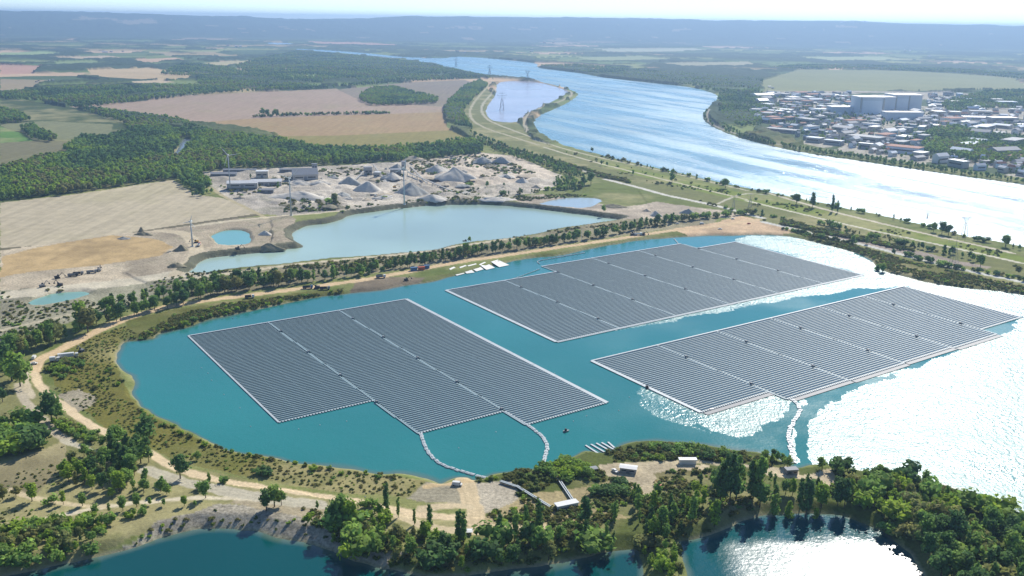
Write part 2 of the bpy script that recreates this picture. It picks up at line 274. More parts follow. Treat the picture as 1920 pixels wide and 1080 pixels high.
def paint(x, y, full):
    """surface colour, cover kind, stripe and speckle amounts at every ground vertex"""
    H, W, SD = full
    sh = x.shape; r = np.hypot(x, y)
    n1 = fbm(x, y, 70, 41, 5); n2 = fbm(x, y, 12, 47, 3); n3 = fbm(x, y, 260, 51, 3)
    k = np.clip((n1-.35)*3.3, 0, 1)[..., None]; k2 = np.clip((n2-.3)*2, 0, 1)[..., None]
    col = (C_SCRUB*(1-k)+C_MEADOW*k)*(1-.35*k2)+C_DRY*.35*k2
    cls = np.full(sh, SI['ground']); stp = np.zeros(sh); spk = np.full(sh, .35)
    # the far plain: patchwork of plots, vineyards, groves
    far = r > 1700
    xa = x*.86+y*.5+(fbm(x, y, 900, 61, 3)-.5)*700; ya = -x*.5+y*.86+(fbm(x, y, 900, 65, 3)-.5)*700
    bw = np.clip(r/4000, .6, 2.5); sc = np.where(r < 3500, 1., np.where(r < 7500, 1.7, 3.0))
    cu = np.floor(xa/(300*sc)); cv = np.floor(ya/(190*sc)+cu*.37)
    hsh = np.random.default_rng(3).random(65536)
    h = hsh[((cu*7919+cv*104729+sc*977).astype(np.int64)) & 65535]
    pal = np.array([rgb(66,84,46), rgb(78,98,50), rgb(100,118,62), rgb(120,134,72), rgb(140,148,86), rgb(170,154,112), rgb(200,172,136), rgb(84,104,58), rgb(108,128,66), rgb(60,80,46)])
    patch = pal[(h*9.99).astype(int)]
    wood = .6*fbm(x, y, 520, 71, 4)+.4*fbm(x*.8+y*.3, y*.5, 120, 73, 3)
    wk = np.clip((wood-.515)*16, 0, 1)
    hed = (np.abs(xa/(300*sc)-np.round(xa/(300*sc))) < .035) | (np.abs(ya/(190*sc)+cu*.37-np.round(ya/(190*sc)+cu*.37)) < .05)
    wk = np.maximum(wk, hed*.9*(vn(x, y, 160, 75) > .35))
    wc = np.array(rgb(54,72,42))*(.8+.5*n2[..., None])
    patch = patch*(.72+.55*fbm(x, y*1.4, 90, 77, 3))[..., None]
    pc = patch*(1-wk[..., None])+wc*wk[..., None]
    f = np.clip((r-1700)/500, 0, 1)[..., None]
    col = col*(1-f)+pc*f
    cls[far] = SI['plain']; spk = np.where(far, .3, spk)
    cls[r > 10500] = SI['hills']
    hk = np.clip((r-9800)/1500, 0, 1)[..., None]
    hc = np.array(rgb(62,78,50))*(.75+.6*n1[..., None])
    hc = np.where((wood > .68)[..., None] & (r < 13500)[..., None], np.array(rgb(140,132,104)), hc)
    col = col*(1-hk)+hc*hk
    canopy = np.where(far, wk*9*(.6+.8*n2), 0)*np.clip((r-1700)/300, 0, 1)
    wxs = {}
    def warp(a):
        if a not in wxs:
            s = max(6., a*5)
            wxs[a] = (x+(fbm(x, y, s, 81, 3)-.5)*2*a, y+(fbm(x, y, s, 85, 3)-.5)*2*a)
        return wxs[a]
    for kind, pts, c, st, sp, wn in LAND:
        P = np.array(GP(pts)); wx, wy = warp(wn)
        lo = P.min(0)-wn*2; hi = P.max(0)+wn*2
        bb = (x > lo[0]) & (x < hi[0]) & (y > lo[1]) & (y < hi[1])
        idx = np.flatnonzero(bb.ravel())
        ins = inpoly(wx.ravel()[idx], wy.ravel()[idx], P)
        idx = idx[ins]
        c = np.array(c)
        a = n1.ravel()[idx]; b = n2.ravel()[idx]; g = n3.ravel()[idx]
        if kind == 'farm_field':
            cc = c*(.9+.2*g+.06*(b-.5))[:, None]
            cc = cc*(1-.25*np.clip((a-.55)*4, 0, 1)[:, None])+np.array(rgb(150,146,96))*.25*np.clip((a-.55)*4, 0, 1)[:, None]
        elif kind in ('meadow', 'grassland'):
            kk = np.clip((a-.48)*5, 0, 1)[:, None]; k3 = np.clip((b-.5)*5, 0, 1)[:, None]
            cc = c*(.72+.5*b[:, None])
            cc = cc*(1-.6*kk)+C_DRY*.6*kk
            cc = cc*(1-.35*k3)+np.array(rgb(78,92,40))*.35*k3
        elif kind == 'town_ground':
            kk = (fbm(x.ravel()[idx], y.ravel()[idx], 130, 91, 3) > .52)[:, None]
            cc = np.where(kk, np.array(rgb(74,92,54)), c*(.6+.8*b[:, None]))
        else:
            kk = np.clip((a-.5)*4, 0, 1)[:, None]
            cc = c*(.78+.4*b[:, None])*(1-.22*kk)
            if kind in ('earthworks', 'bare_soil') and st == 0:
                mo = np.clip((fbm(x.ravel()[idx]*.8+y.ravel()[idx]*.2, y.ravel()[idx]*.5, 26, 191, 4)-.5)*9, -1, 1)[:, None]
                cc = cc*(1+.16*mo)
            if kind == 'earthworks':
                gk = np.clip((g*.5+b*.5-.55)*8, 0, 1)[:, None]
                cc = cc*(1-.5*gk)+np.array(rgb(110,112,86))*.5*gk
        col.reshape(-1, 3)[idx] = cc
        cls.ravel()[idx] = SI[kind]; stp.ravel()[idx] = st; spk.ravel()[idx] = sp
        canopy.ravel()[idx] = 0
    for kind, pts, w, c in LINES:
        P = catmull(GP(pts), 3, False); wx, wy = warp(1.5)
        lo = P.min(0)-w-3; hi = P.max(0)+w+3
        idx = np.flatnonzero(((x > lo[0]) & (x < hi[0]) & (y > lo[1]) & (y < hi[1])).ravel())
        d = segdist(wx.ravel()[idx], wy.ravel()[idx], P, False)
        k = d < w*.5+.4
        kk = np.clip((w*.5+.4-d[k])/.9, 0, 1)[:, None]
        j = idx[k]
        ruts = .94+.12*n2.ravel()[j][:, None]
        base = np.array(c)*ruts
        if w > 6: base = base*(1-.10*np.exp(-((d[k]-w*.2)/.7)**2))[:, None]
        col.reshape(-1, 3)[j] = col.reshape(-1, 3)[j]*(1-kk)+base*kk
        j = idx[d < w*.5]
        cls.ravel()[j] = SI[kind]; stp.ravel()[j] = 0; spk.ravel()[j] = .25
        canopy.ravel()[j] = 0
    # shores: pale silt under and just above the water line, damp reeds behind
    near = (SD < 3.0) & (SD > -14)
    sh_c = np.array(rgb(150,146,116)); 
    ks = np.clip((1.6-np.abs(SD-.2))/1.2, 0, 1)*np.where(r < 2200, 1, .4)*np.clip((n1-.36)*6, 0.15, 1)
    col = col*(1-ks[..., None])+sh_c*ks[..., None]
    kb = np.clip(-SD/6, 0, 1)[..., None]*(SD < 0)[..., None]
    col = np.where(kb > 0, col*(1-kb)+np.array(rgb(70,96,86))*kb, col)
    # quarry lake banks: cut earth, colour darkened to stand for their shade
    qb = ((W == 1) & (SD > 0) & (SD < 9))
    col[qb] = np.array(rgb(104,104,84))*(.7+.6*n2[qb][:, None])
    return col, cls, stp, spk, canopy

def new_mesh(name, co, faces_idx, nper):
    me = bpy.data.meshes.new(name)
    nf = len(faces_idx)//nper
    me.vertices.add(len(co)); me.vertices.foreach_set('co', np.asarray(co, np.float32).ravel())
    me.loops.add(len(faces_idx)); me.loops.foreach_set('vertex_index', np.asarray(faces_idx, np.int32))
    me.polygons.add(nf)
    me.polygons.foreach_set('loop_start', np.arange(0, nf*nper, nper, dtype=np.int32))
    me.polygons.foreach_set('loop_total', np.full(nf, nper, np.int32))
    me.polygons.foreach_set('use_smooth', np.zeros(nf, bool))
    me.update(calc_edges=True)
    return me
def link(name, me, parent=None, mat=None):
    o = bpy.data.objects.new(name, me); COL.objects.link(o)
    if parent: o.parent = parent
    if mat is not None and me is not None and len(me.materials) == 0: me.materials.append(mat)
    return o
def tag(o, label=None, cat=None, group=None, kind=None):
    if label: o['label'] = label
    if cat: o['category'] = cat
    if group: o['group'] = group
    if kind: o['kind'] = kind
    return o
def empty(name, loc, rz=0, **k):
    o = bpy.data.objects.new(name, None); COL.objects.link(o); o.location = loc; o.rotation_euler = (0, 0, rz)
    o.empty_display_size = 1
    return tag(o, **k)

# ------------------------------------------------------------------ materials
def mat_new(name):
    m_ = bpy.data.materials.new(name); m_.use_nodes = True
    nt = m_.node_tree; b = nt.nodes['Principled BSDF']
    return m_, nt, b
def N(nt, t, **kw):
    n = nt.nodes.new(t)
    for k, v in kw.items():
        if k in n.inputs: n.inputs[k].default_value = v
        else: setattr(n, k, v)
    return n
def plain(name, c, rough=.7, metal=0, var=.12, scale=.5):
    """painted / built surface with a little wear"""
    m_, nt, b = mat_new(name)
    tc = N(nt, 'ShaderNodeTexCoord'); no = N(nt, 'ShaderNodeTexNoise', Scale=scale, Detail=4.0)
    nt.links.new(tc.outputs['Object'], no.inputs['Vector'])
    mx = N(nt, 'ShaderNodeMixRGB', blend_type='MULTIPLY'); mx.inputs[0].default_value = 1
    cr = N(nt, 'ShaderNodeMapRange'); cr.inputs[3].default_value = 1-var*1.5; cr.inputs[4].default_value = 1+var
    nt.links.new(no.outputs['Fac'], cr.inputs[0])
    mx.inputs[1].default_value = (*c, 1); nt.links.new(cr.outputs[0], mx.inputs[2])
    nt.links.new(mx.outputs[0], b.inputs['Base Color'])
    b.inputs['Roughness'].default_value = rough; b.inputs['Metallic'].default_value = metal
    return m_

def ground_material():
    m_, nt, b = mat_new('land_surface'); L = nt.links.new
    at = N(nt, 'ShaderNodeAttribute', attribute_name='Col'); fx = N(nt, 'ShaderNodeAttribute', attribute_name='Fx')
    sep = N(nt, 'ShaderNodeSeparateColor'); L(fx.outputs['Color'], sep.inputs[0])
    geo = N(nt, 'ShaderNodeNewGeometry')
    # fine speckle (stones, tufts)
    n1 = N(nt, 'ShaderNodeTexNoise', Scale=.55, Detail=5.0, Roughness=.7); L(geo.outputs['Position'], n1.inputs['Vector'])
    n2 = N(nt, 'ShaderNodeTexNoise', Scale=.09, Detail=4.0); L(geo.outputs['Position'], n2.inputs['Vector'])
    s1 = N(nt, 'ShaderNodeMath', operation='SUBTRACT'); L(n1.outputs['Fac'], s1.inputs[0]); s1.inputs[1].default_value = .5
    m1 = N(nt, 'ShaderNodeMath', operation='MULTIPLY'); L(s1.outputs[0], m1.inputs[0])
    am = N(nt, 'ShaderNodeMath', operation='MULTIPLY_ADD'); L(sep.outputs[1], am.inputs[0]); am.inputs[1].default_value = 2.6; am.inputs[2].default_value = .35
    L(am.outputs[0], m1.inputs[1])
    s2 = N(nt, 'ShaderNodeMath', operation='SUBTRACT'); L(n2.outputs['Fac'], s2.inputs[0]); s2.inputs[1].default_value = .5
    m2 = N(nt, 'ShaderNodeMath', operation='MULTIPLY'); L(s2.outputs[0], m2.inputs[0]); m2.inputs[1].default_value = .5
    # ploughing lines
    mp = N(nt, 'ShaderNodeMapping'); L(geo.outputs['Position'], mp.inputs['Vector']); mp.inputs['Rotation'].default_value = (0, 0, R(-72)); mp.inputs['Scale'].default_value = (.12, .006, 1)
    n3 = N(nt, 'ShaderNodeTexNoise', Scale=1.0, Detail=5.0, Roughness=.65); L(mp.outputs[0], n3.inputs['Vector'])
    s3 = N(nt, 'ShaderNodeMath', operation='SUBTRACT'); L(n3.outputs['Fac'], s3.inputs[0]); s3.inputs[1].default_value = .5
    m3 = N(nt, 'ShaderNodeMath', operation='MULTIPLY'); L(s3.outputs[0], m3.inputs[0]); L(sep.outputs[0], m3.inputs[1])
    a1 = N(nt, 'ShaderNodeMath', operation='ADD'); L(m1.outputs[0], a1.inputs[0]); L(m2.outputs[0], a1.inputs[1])
    a2 = N(nt, 'ShaderNodeMath', operation='ADD'); L(a1.outputs[0], a2.inputs[0]); L(m3.outputs[0], a2.inputs[1])
    a3 = N(nt, 'ShaderNodeMath', operation='ADD'); L(a2.outputs[0], a3.inputs[0]); a3.inputs[1].default_value = 1
    vm = N(nt, 'ShaderNodeVectorMath', operation='SCALE'); L(at.outputs['Color'], vm.inputs[0]); L(a3.outputs[0], vm.inputs['Scale'])
    L(vm.outputs[0], b.inputs['Base Color'])
    b.inputs['Roughness'].default_value = .95; b.inputs['Specular IOR Level'].default_value = .1
    bp = N(nt, 'ShaderNodeBump', Strength=.5, Distance=.6); L(n1.outputs['Fac'], bp.inputs['Height']); L(bp.outputs[0], b.inputs['Normal'])
    return m_

def water_material():
    m_, nt, b = mat_new('open_water'); L = nt.links.new
    at = N(nt, 'ShaderNodeAttribute', attribute_name='Col'); fx = N(nt, 'ShaderNodeAttribute', attribute_name='Fx')
    sep = N(nt, 'ShaderNodeSeparateColor'); L(fx.outputs['Color'], sep.inputs[0])   # r = wind ruffle, g = wave bump
    geo = N(nt, 'ShaderNodeNewGeometry')
    L(at.outputs['Color'], b.inputs['Base Color'])
    b.inputs['IOR'].default_value = 1.33; b.inputs['Specular IOR Level'].default_value = .5
    mr = N(nt, 'ShaderNodeMapRange'); L(sep.outputs[0], mr.inputs[0]); mr.inputs[3].default_value = WROUGH[0]; mr.inputs[4].default_value = WROUGH[1]
    L(mr.outputs[0], b.inputs['Roughness'])
    sp = N(nt, 'ShaderNodeMapRange'); L(sep.outputs[0], sp.inputs[0]); sp.inputs[3].default_value = .5; sp.inputs[4].default_value = .85
    L(sp.outputs[0], b.inputs['Specular IOR Level'])
    io = N(nt, 'ShaderNodeMapRange'); L(sep.outputs[0], io.inputs[0]); io.inputs[3].default_value = 1.42; io.inputs[4].default_value = 1.42; L(io.outputs[0], b.inputs['IOR'])
    n1 = N(nt, 'ShaderNodeTexNoise', Scale=.42, Detail=3.0, Roughness=.6); L(geo.outputs['Position'], n1.inputs['Vector'])
    n2 = N(nt, 'ShaderNodeTexNoise', Scale=.11, Detail=4.0, Roughness=.7); L(geo.outputs['Position'], n2.inputs['Vector'])
    ad = N(nt, 'ShaderNodeMath', operation='MULTIPLY_ADD'); L(n2.outputs['Fac'], ad.inputs[0]); ad.inputs[1].default_value = 1.6; L(n1.outputs['Fac'], ad.inputs[2])
    bp = N(nt, 'ShaderNodeBump', Distance=1.1); L(ad.outputs[0], bp.inputs['Height'])
    ml = N(nt, 'ShaderNodeMath', operation='MULTIPLY'); L(sep.outputs[1], ml.inputs[0]); ml.inputs[1].default_value = 1.0
    L(ml.outputs[0], bp.inputs['Strength']); L(bp.outputs[0], b.inputs['Normal'])
    return m_
WROUGH = (.06, .43)
M_LAND = ground_material(); M_WATER = water_material()

# ------------------------------------------------------------------ build land and water
full = water_sd(X, Y)
ZL = land_height(X, Y, full)
colr, cls, stp, spk, canopy = paint(X, Y, full)
ZL = ZL+np.where(full[2] > 6, canopy, 0)
CO = np.stack([X, Y, ZL], -1).reshape(-1, 3)
ii, jj = np.meshgrid(np.arange(NR-1), np.arange(NA), indexing='ij')
jn = (jj+1) % NA
Q = np.stack([ii*NA+jj, ii*NA+jn, (ii+1)*NA+jn, (ii+1)*NA+jj], -1).reshape(-1, 4)
Q = Q[:, ::-1]
fcls = cls.ravel()[Q[:, 0]]
def submesh(name, faces, co, attrs, mat):
    u, inv = np.unique(faces.ravel(), return_inverse=True)
    me = new_mesh(name, co[u], inv, faces.shape[1])
    for an, arr in attrs.items():
        a = me.attributes.new(an, 'FLOAT_COLOR', 'POINT')
        v = np.ones((len(u), 4), np.float32); v[:, :3] = arr.reshape(-1, 3)[u]
        a.data.foreach_set('color', v.ravel())
    me.polygons.foreach_set('use_smooth', np.ones(len(me.polygons), bool))
    return link(name, me, mat=mat)
FX = np.stack([stp, spk, np.zeros_like(stp)], -1)
LANDTXT = {'ground': 'mixed scrub and dry grass land between the lakes', 'grassland': 'grass strips along the river dike and beside the fields', 'meadow': 'rough green and straw meadow round the lower shore', 'farm_field': 'bare and stubble farm fields beyond the quarry', 'bare_soil': 'pale bare soil and work areas', 'earthworks': 'pale dug-over ground of the gravel quarry', 'gravel_bank': 'grey stony bank beside the lower lake', 'dirt_track': 'pale sandy haul tracks round the lakes', 'path': 'narrow pale paths', 'road': 'light grey road along the river dike', 'town_ground': 'streets and yards of the riverside town', 'plain': 'hazy patchwork of plots and groves on the far plain', 'hills': 'blue wooded ridge on the horizon'}
for s, i in SI.items():
    fs = Q[fcls == i]
    if len(fs): tag(submesh(s, fs, CO, {'Col': colr, 'Fx': FX}, M_LAND), LANDTXT[s], s.replace('_', ' '), kind='structure')

# water sheets
RUFF = [  # wind-ruffled stretches of the main lake, photo points at the water level
 ([(1046,640),(1166,616),(1300,586),(1460,550),(1617,514),(1376,452),(1400,441),(1480,443),(1545,457),(1600,473),(1650,500),(1690,516),(1760,531),(1870,545),(1990,560),(1990,600),(1907,592),(1800,565),(1697,536),(1660,540),(1600,542),(1560,553),(1500,556),(1460,566),(1400,572),(1370,584),(1300,592),(1240,606),(1210,612),(1150,620)], 1.0),
 ([(1600,712),(1700,690),(1712,690),(1900,620),(1907,596),(1990,590),(2200,640),(2200,1030),(1900,980),(1700,900),(1516,875),(1514,820),(1520,795),(1545,765),(1600,735),(1660,712),(1695,697)], 1.0),
 ([(1317,772),(1443,735),(1484,748),(1480,765),(1460,785),(1425,798),(1410,815),(1380,820),(1330,806),(1290,780)], 1.0),
 ([(1200,726),(1317,774),(1300,800),(1340,815),(1250,790),(1195,760)], .75),
 ([(1490,748),(1520,742),(1500,770),(1487,800),(1493,868),(1488,868),(1480,812),(1500,768)], .9),
]
wcol = np.zeros(X.shape+(3,)); ruff = np.zeros(X.shape); bump = np.zeros(X.shape)
Hh, Ww, Sd = full
r_ = np.hypot(X, Y)
n_a = fbm(X, Y, 60, 111, 4); n_b = fbm(X, Y, 9, 115, 3)
for i, w in enumerate(WATERS):
    mk = (Ww == i) & (Sd < 3)
    if not mk.any(): continue
    c = np.array(w[4]); dd = np.clip(-Sd[mk]/(1.5+11*np.clip(n_a[mk]-.3, 0, 1)), 0, 1)[:, None]
    shal = np.array(rgb(96,118,104)) if i in (0, 5, 6) else c*1.1
    cc = c*(.78+.44*fbm(X[mk], Y[mk], 130, 145, 3))[:, None]
    wcol[mk] = shal*(1-dd)+cc*dd
    if w[0] == 'lake': ruff[mk] = .12+.3*np.clip((n_a[mk]-.45)*4, 0, 1); bump[mk] = .10
    elif w[0] == 'river':
        br = np.degrees(np.arctan2(X[mk], Y[mk]))
        st = fbm(X[mk]*.9+Y[mk]*.44, (Y[mk]*.9-X[mk]*.44)*.12, 30, 121, 3)
        ruff[mk] = np.clip(.66+(st-.5)*1.5, .2, .95); bump[mk] = .6
    elif w[0] == 'lower_pond': ruff[mk] = .12+.4*np.clip((X[mk]-92)/12, 0, 1)*np.clip((385-Y[mk]+n_b[mk]*8)/10, 0, 1); bump[mk] = .1
    elif w[0] == 'lower_lake': ruff[mk] = .12; bump[mk] = .05
    else: ruff[mk] = .3; bump[mk] = .08
wx_ = X+(fbm(X*.55+Y*.83, (Y*.55-X*.83)*.25, 9, 131, 3)-.5)*9; wy_ = Y+(fbm(X*.55+Y*.83, (Y*.55-X*.83)*.25, 9, 135, 3)-.5)*9
for pts, a in RUFF:
    P = np.array(GP(pts, 0)); lo = P.min(0)-12; hi = P.max(0)+12
    idx = np.flatnonzero(((X > lo[0]) & (X < hi[0]) & (Y > lo[1]) & (Y < hi[1]) & (Ww == 0)).ravel())
    j = idx[inpoly(wx_.ravel()[idx], wy_.ravel()[idx], P)]
    q_ = fbm(X.ravel()[j]*.6+Y.ravel()[j]*.8, (Y.ravel()[j]*.6-X.ravel()[j]*.8)*.3, 18, 141, 4)
    ruff.ravel()[j] = a*np.clip(.86+(q_-.5)*.9, .4, 1); bump.ravel()[j] = .52*a
WFX = np.stack([ruff, bump, np.zeros_like(ruff)], -1)
WZ = np.stack([X, Y, np.zeros_like(X)], -1).reshape(-1, 3)
vw = ((Sd < 1.5) & (ZL < .6)).ravel()
fw_ = vw[Q].any(1); fwi = Ww.ravel()[Q[:, 0]]
WTXT = ['teal lake carrying the floating solar arrays', 'pale turquoise quarry lake behind the tree row', 'small round turquoise lagoon beside the quarry lake', 'wide blue river glittering on the right', 'lavender settling basin inside the river dike', 'dark teal lake at the bottom left corner', 'pond with white sun glare at the bottom right', 'milky puddle beside the quarry lake', 'small green pool left of the track', 'short grey canal reach in the woods', 'far white pond near the river']
for i, w in enumerate(WATERS):
    fs = Q[fw_ & (fwi == i)]
    if len(fs): tag(submesh(w[0], fs, WZ, {'Col': wcol, 'Fx': WFX}, M_WATER), WTXT[i], 'water', kind='structure')

def hz(x, y):
    """ground height at points"""
    x = np.atleast_1d(np.asarray(x, float)); y = np.atleast_1d(np.asarray(y, float))
    return land_height(x, y)
# ------------------------------------------------------------------ vegetation
def leaf_material(name, c, c2, trans=.42):
    m_, nt, b = mat_new(name); L = nt.links.new
    at = N(nt, 'ShaderNodeAttribute', attribute_name='Tint'); oi = N(nt, 'ShaderNodeObjectInfo')
    mx = N(nt, 'ShaderNodeMixRGB'); mx.inputs[1].default_value = (*c, 1); mx.inputs[2].default_value = (*c2, 1)
    L(oi.outputs['Random'], mx.inputs[0])
    vm = N(nt, 'ShaderNodeMixRGB', blend_type='MULTIPLY'); vm.inputs[0].default_value = 1
    L(mx.outputs[0], vm.inputs[1]); L(at.outputs['Color'], vm.inputs[2])
    L(vm.outputs[0], b.inputs['Base Color']); b.inputs['Roughness'].default_value = .8; b.inputs['Specular IOR Level'].default_value = .15
    tr = N(nt, 'ShaderNodeBsdfTranslucent'); L(vm.outputs[0], tr.inputs['Color'])
    ms = N(nt, 'ShaderNodeMixShader'); ms.inputs[0].default_value = trans
    L(b.outputs[0], ms.inputs[1]); L(tr.outputs[0], ms.inputs[2]); L(ms.outputs[0], nt.nodes['Material Output'].inputs['Surface'])
    return m_
TONES = {'dark': leaf_material('leaves_dark', rgb(112,144,78), rgb(94,128,74)), 'mid': leaf_material('leaves_mid', rgb(150,178,84), rgb(128,162,82)),
         'bright': leaf_material('leaves_bright', rgb(164,188,66), rgb(142,172,68)), 'olive': leaf_material('leaves_olive', rgb(160,158,92), rgb(138,148,88))}
M_BARK = plain('bark', rgb(92,80,64), .9)

def crown_mesh(name, kind, seed, nl, tone, ls):
    g = np.random.default_rng(seed)
    # lumps: centre, radius; nominal tree height 10
    lumps = []
    if kind == 'broad':
        for k in range(11):
            a = g.random()*6.283; q = g.random()**.5*2.4; z = 3.2+g.random()*4.6
            q *= 1-.35*abs(z-5.2)/3.5
            lumps.append((math.cos(a)*q, math.sin(a)*q, z, 1.3+g.random()*1.0))
        lumps.append((0, 0, 5.2, 2.4)); lumps.append((g.normal()*.4, g.normal()*.4, 8.2, 1.5))
    elif kind == 'tall':
        for k in range(12):
            a = g.random()*6.283; z = 2.4+g.random()*6.2; q = g.random()**.5*1.6*(1-.5*(z/10))
            lumps.append((math.cos(a)*q, math.sin(a)*q, z, .9+g.random()*.8))
        lumps.append((g.normal()*.2, g.normal()*.2, 8.9, .9))
    elif kind == 'poplar':
        for k in range(13):
            z = 1.3+k*.62; lumps.append((g.normal()*.22, g.normal()*.22, z, (.85+.35*g.random())*(1-.45*max(0, (z-5.5)/4))*(.7 if z < 2 else 1)))
    else:  # bush, nominal height 3
        for k in range(8):
            a = g.random()*6.283; q = g.random()**.5*1.7; lumps.append((math.cos(a)*q, math.sin(a)*q, .6+g.random()*1.2, .7+g.random()*.6))
    lumps = np.array(lumps); nL = len(lumps)
    pv = []; pf = []; tint = []
    w_ = lumps[:, 3]**2; pick = g.choice(nL, nl, p=w_/w_.sum())
    lt = .72+.55*g.random(nL)
    d = g.normal(size=(nl, 3)); d /= np.linalg.norm(d, axis=1)[:, None]; d[:, 2] = np.where(d[:, 2] < -.5, -d[:, 2], d[:, 2])
    c = lumps[pick, :3]+d*lumps[pick, 3:4]*(.72+.38*g.random(nl))[:, None]
    nrm = d+g.normal(size=(nl, 3))*.55; nrm /= np.linalg.norm(nrm, axis=1)[:, None]
    t = np.cross(nrm, g.normal(size=(nl, 3))); t /= np.linalg.norm(t, axis=1)[:, None]; b2 = np.cross(nrm, t)
    s = ls*(.6+.8*g.random(nl))[:, None]
    V = np.stack([c+t*s, c+b2*s*.8, c-t*s*.9, c-b2*s*.75], 1).reshape(-1, 3)
    V[:, 2] = np.maximum(V[:, 2], .15)
    F = np.arange(nl*4)
    T = np.repeat(lt[pick]*(.85+.3*g.random(nl)), 4)
    # inner mass that closes the crown
    import bmesh
    bm = bmesh.new()
    for (x, y, z, r) in lumps:
        bmesh.ops.create_icosphere(bm, subdivisions=1, radius=r*.68, matrix=Matrix.Translation((x, y, max(z, r*.5))))
    tv = np.array([v.co[:] for v in bm.verts]); tf = np.array([[v.index for v in f.verts] for f in bm.faces]); bm.free()
    tv += g.normal(size=tv.shape)*.12; tv[:, 2] = np.maximum(tv[:, 2], .1)
    tf4 = np.concatenate([tf, ], 0)
    me = bpy.data.meshes.new(name)
    nq = nl; ntri = len(tf4)
    me.vertices.add(len(V)+len(tv)); me.vertices.foreach_set('co', np.concatenate([V, tv]).astype(np.float32).ravel())
    li = np.concatenate([F, tf4.ravel()+len(V)]).astype(np.int32)
    me.loops.add(len(li)); me.loops.foreach_set('vertex_index', li)
    me.polygons.add(nq+ntri)
    ls_ = np.concatenate([np.arange(nq)*4, nq*4+np.arange(ntri)*3]).astype(np.int32); lt_ = np.concatenate([np.full(nq, 4), np.full(ntri, 3)]).astype(np.int32)
    me.polygons.foreach_set('loop_start', ls_); me.polygons.foreach_set('loop_total', lt_); me.update(calc_edges=True)
    a = me.attributes.new('Tint', 'FLOAT_COLOR', 'POINT'); tt = np.concatenate([T, np.full(len(tv), .75)]); a.data.foreach_set('color', np.repeat(tt, 4).astype(np.float32))
    me.materials.append(TONES[tone])
    return me
def trunk_mesh(name, h, r, limbs, seed):
    g = np.random.default_rng(seed); V = []; F = []
    def tube(a, b, r0, r1, n=6):
        a = Vector(a); b = Vector(b); d = (b-a).normalized(); u = d.orthogonal().normalized(); v = d.cross(u); k = len(V)
        for p, q in ((a, r0), (b, r1)):
            for i in range(n):
                t = 6.283*i/n; V.append(p+u*math.cos(t)*q+v*math.sin(t)*q)
        for i in range(n): F.append((k+i, k+(i+1) % n, k+n+(i+1) % n, k+n+i))
    tube((0, 0, -.3), (0.05, 0, h), r, r*.45)
    for i in range(limbs):
        a = 6.283*(i+g.random()*.5)/limbs; z = h*(.45+.4*g.random())
        tube((0, 0, z), (math.cos(a)*1.5, math.sin(a)*1.5, z+1.8), r*.4, r*.15, 5)
    return new_mesh(name, np.array([v[:] for v in V]), np.array(F).ravel(), 4)
TRUNKS = {'broad': trunk_mesh('trunk', 5.5, .26, 5, 1), 'tall': trunk_mesh('trunk', 6.5, .2, 4, 2), 'poplar': trunk_mesh('trunk', 7, .18, 2, 3)}
for t in TRUNKS.values(): t.materials.append(M_BARK)
CROWNS = {}
for kd, nl, ls in (('broad', 430, .46), ('tall', 340, .40), ('poplar', 300, .34), ('bush', 150, .34)):
    for tn in TONES:
        CROWNS[kd, tn] = [crown_mesh('crown' if kd != 'bush' else 'shrub', kd, 10*s+hash_i, nl, tn, ls) for s, hash_i in ((1, len(kd)), (2, len(tn)), (3, 5), (4, 9))][:3 if kd != 'broad' else 4]
NOMH = {'broad': 9.6, 'tall': 9.7, 'poplar': 9.8, 'bush': 2.6}

# light-weight far crowns for masses of woodland
def far_mesh(name, kind, seed, tone): return crown_mesh(name, kind, seed, 110, tone, .85)
FARC = bpy.data.collections.new('woodland_tree_kinds')
_k = 0
for tn in ('dark', 'mid', 'mid', 'bright', 'olive'):
    for s in range(2):
        o = bpy.data.objects.new('tree_%02d' % _k, far_mesh('far_crown', 'broad' if s == 0 else 'tall', 200+_k, tn)); FARC.objects.link(o); _k += 1
TONES['s1'] = leaf_material('scrub_straw', rgb(150,146,84), rgb(126,132,66)); TONES['s2'] = leaf_material('scrub_green', rgb(118,134,62), rgb(100,120,58))
BUSHC = bpy.data.collections.new('scrub_kinds')
for q, tn in enumerate(('s2', 'mid', 's1', 'bright')):
    o = bpy.data.objects.new('bush_%02d' % q, crown_mesh('far_bush', 'bush', 300+q, 70, tn, .5)); BUSHC.objects.link(o)
def gn_group(coll):
    ng = bpy.data.node_groups.new('scatter_'+coll.name, 'GeometryNodeTree')
    ng.interface.new_socket('Geometry', in_out='INPUT', socket_type='NodeSocketGeometry'); ng.interface.new_socket('Geometry', in_out='OUTPUT', socket_type='NodeSocketGeometry')
    gi = ng.nodes.new('NodeGroupInput'); go = ng.nodes.new('NodeGroupOutput'); ip = ng.nodes.new('GeometryNodeInstanceOnPoints')
    ci = ng.nodes.new('GeometryNodeCollectionInfo'); ci.inputs['Collection'].default_value = coll; ci.inputs['Separate Children'].default_value = True; ci.inputs['Reset Children'].default_value = True
    def attr(n, t):
        a = ng.nodes.new('GeometryNodeInputNamedAttribute'); a.data_type = t; a.inputs['Name'].default_value = n; return a.outputs['Attribute']
    L = ng.links.new
    L(gi.outputs[0], ip.inputs['Points']); L(ci.outputs[0], ip.inputs['Instance']); ip.inputs['Pick Instance'].default_value = True
    L(attr('pick', 'INT'), ip.inputs['Instance Index']); L(attr('rot', 'FLOAT_VECTOR'), ip.inputs['Rotation']); L(attr('scl', 'FLOAT_VECTOR'), ip.inputs['Scale'])
    L(ip.outputs[0], go.inputs[0])
    return ng
NG_T = gn_group(FARC); NG_B = gn_group(BUSHC)
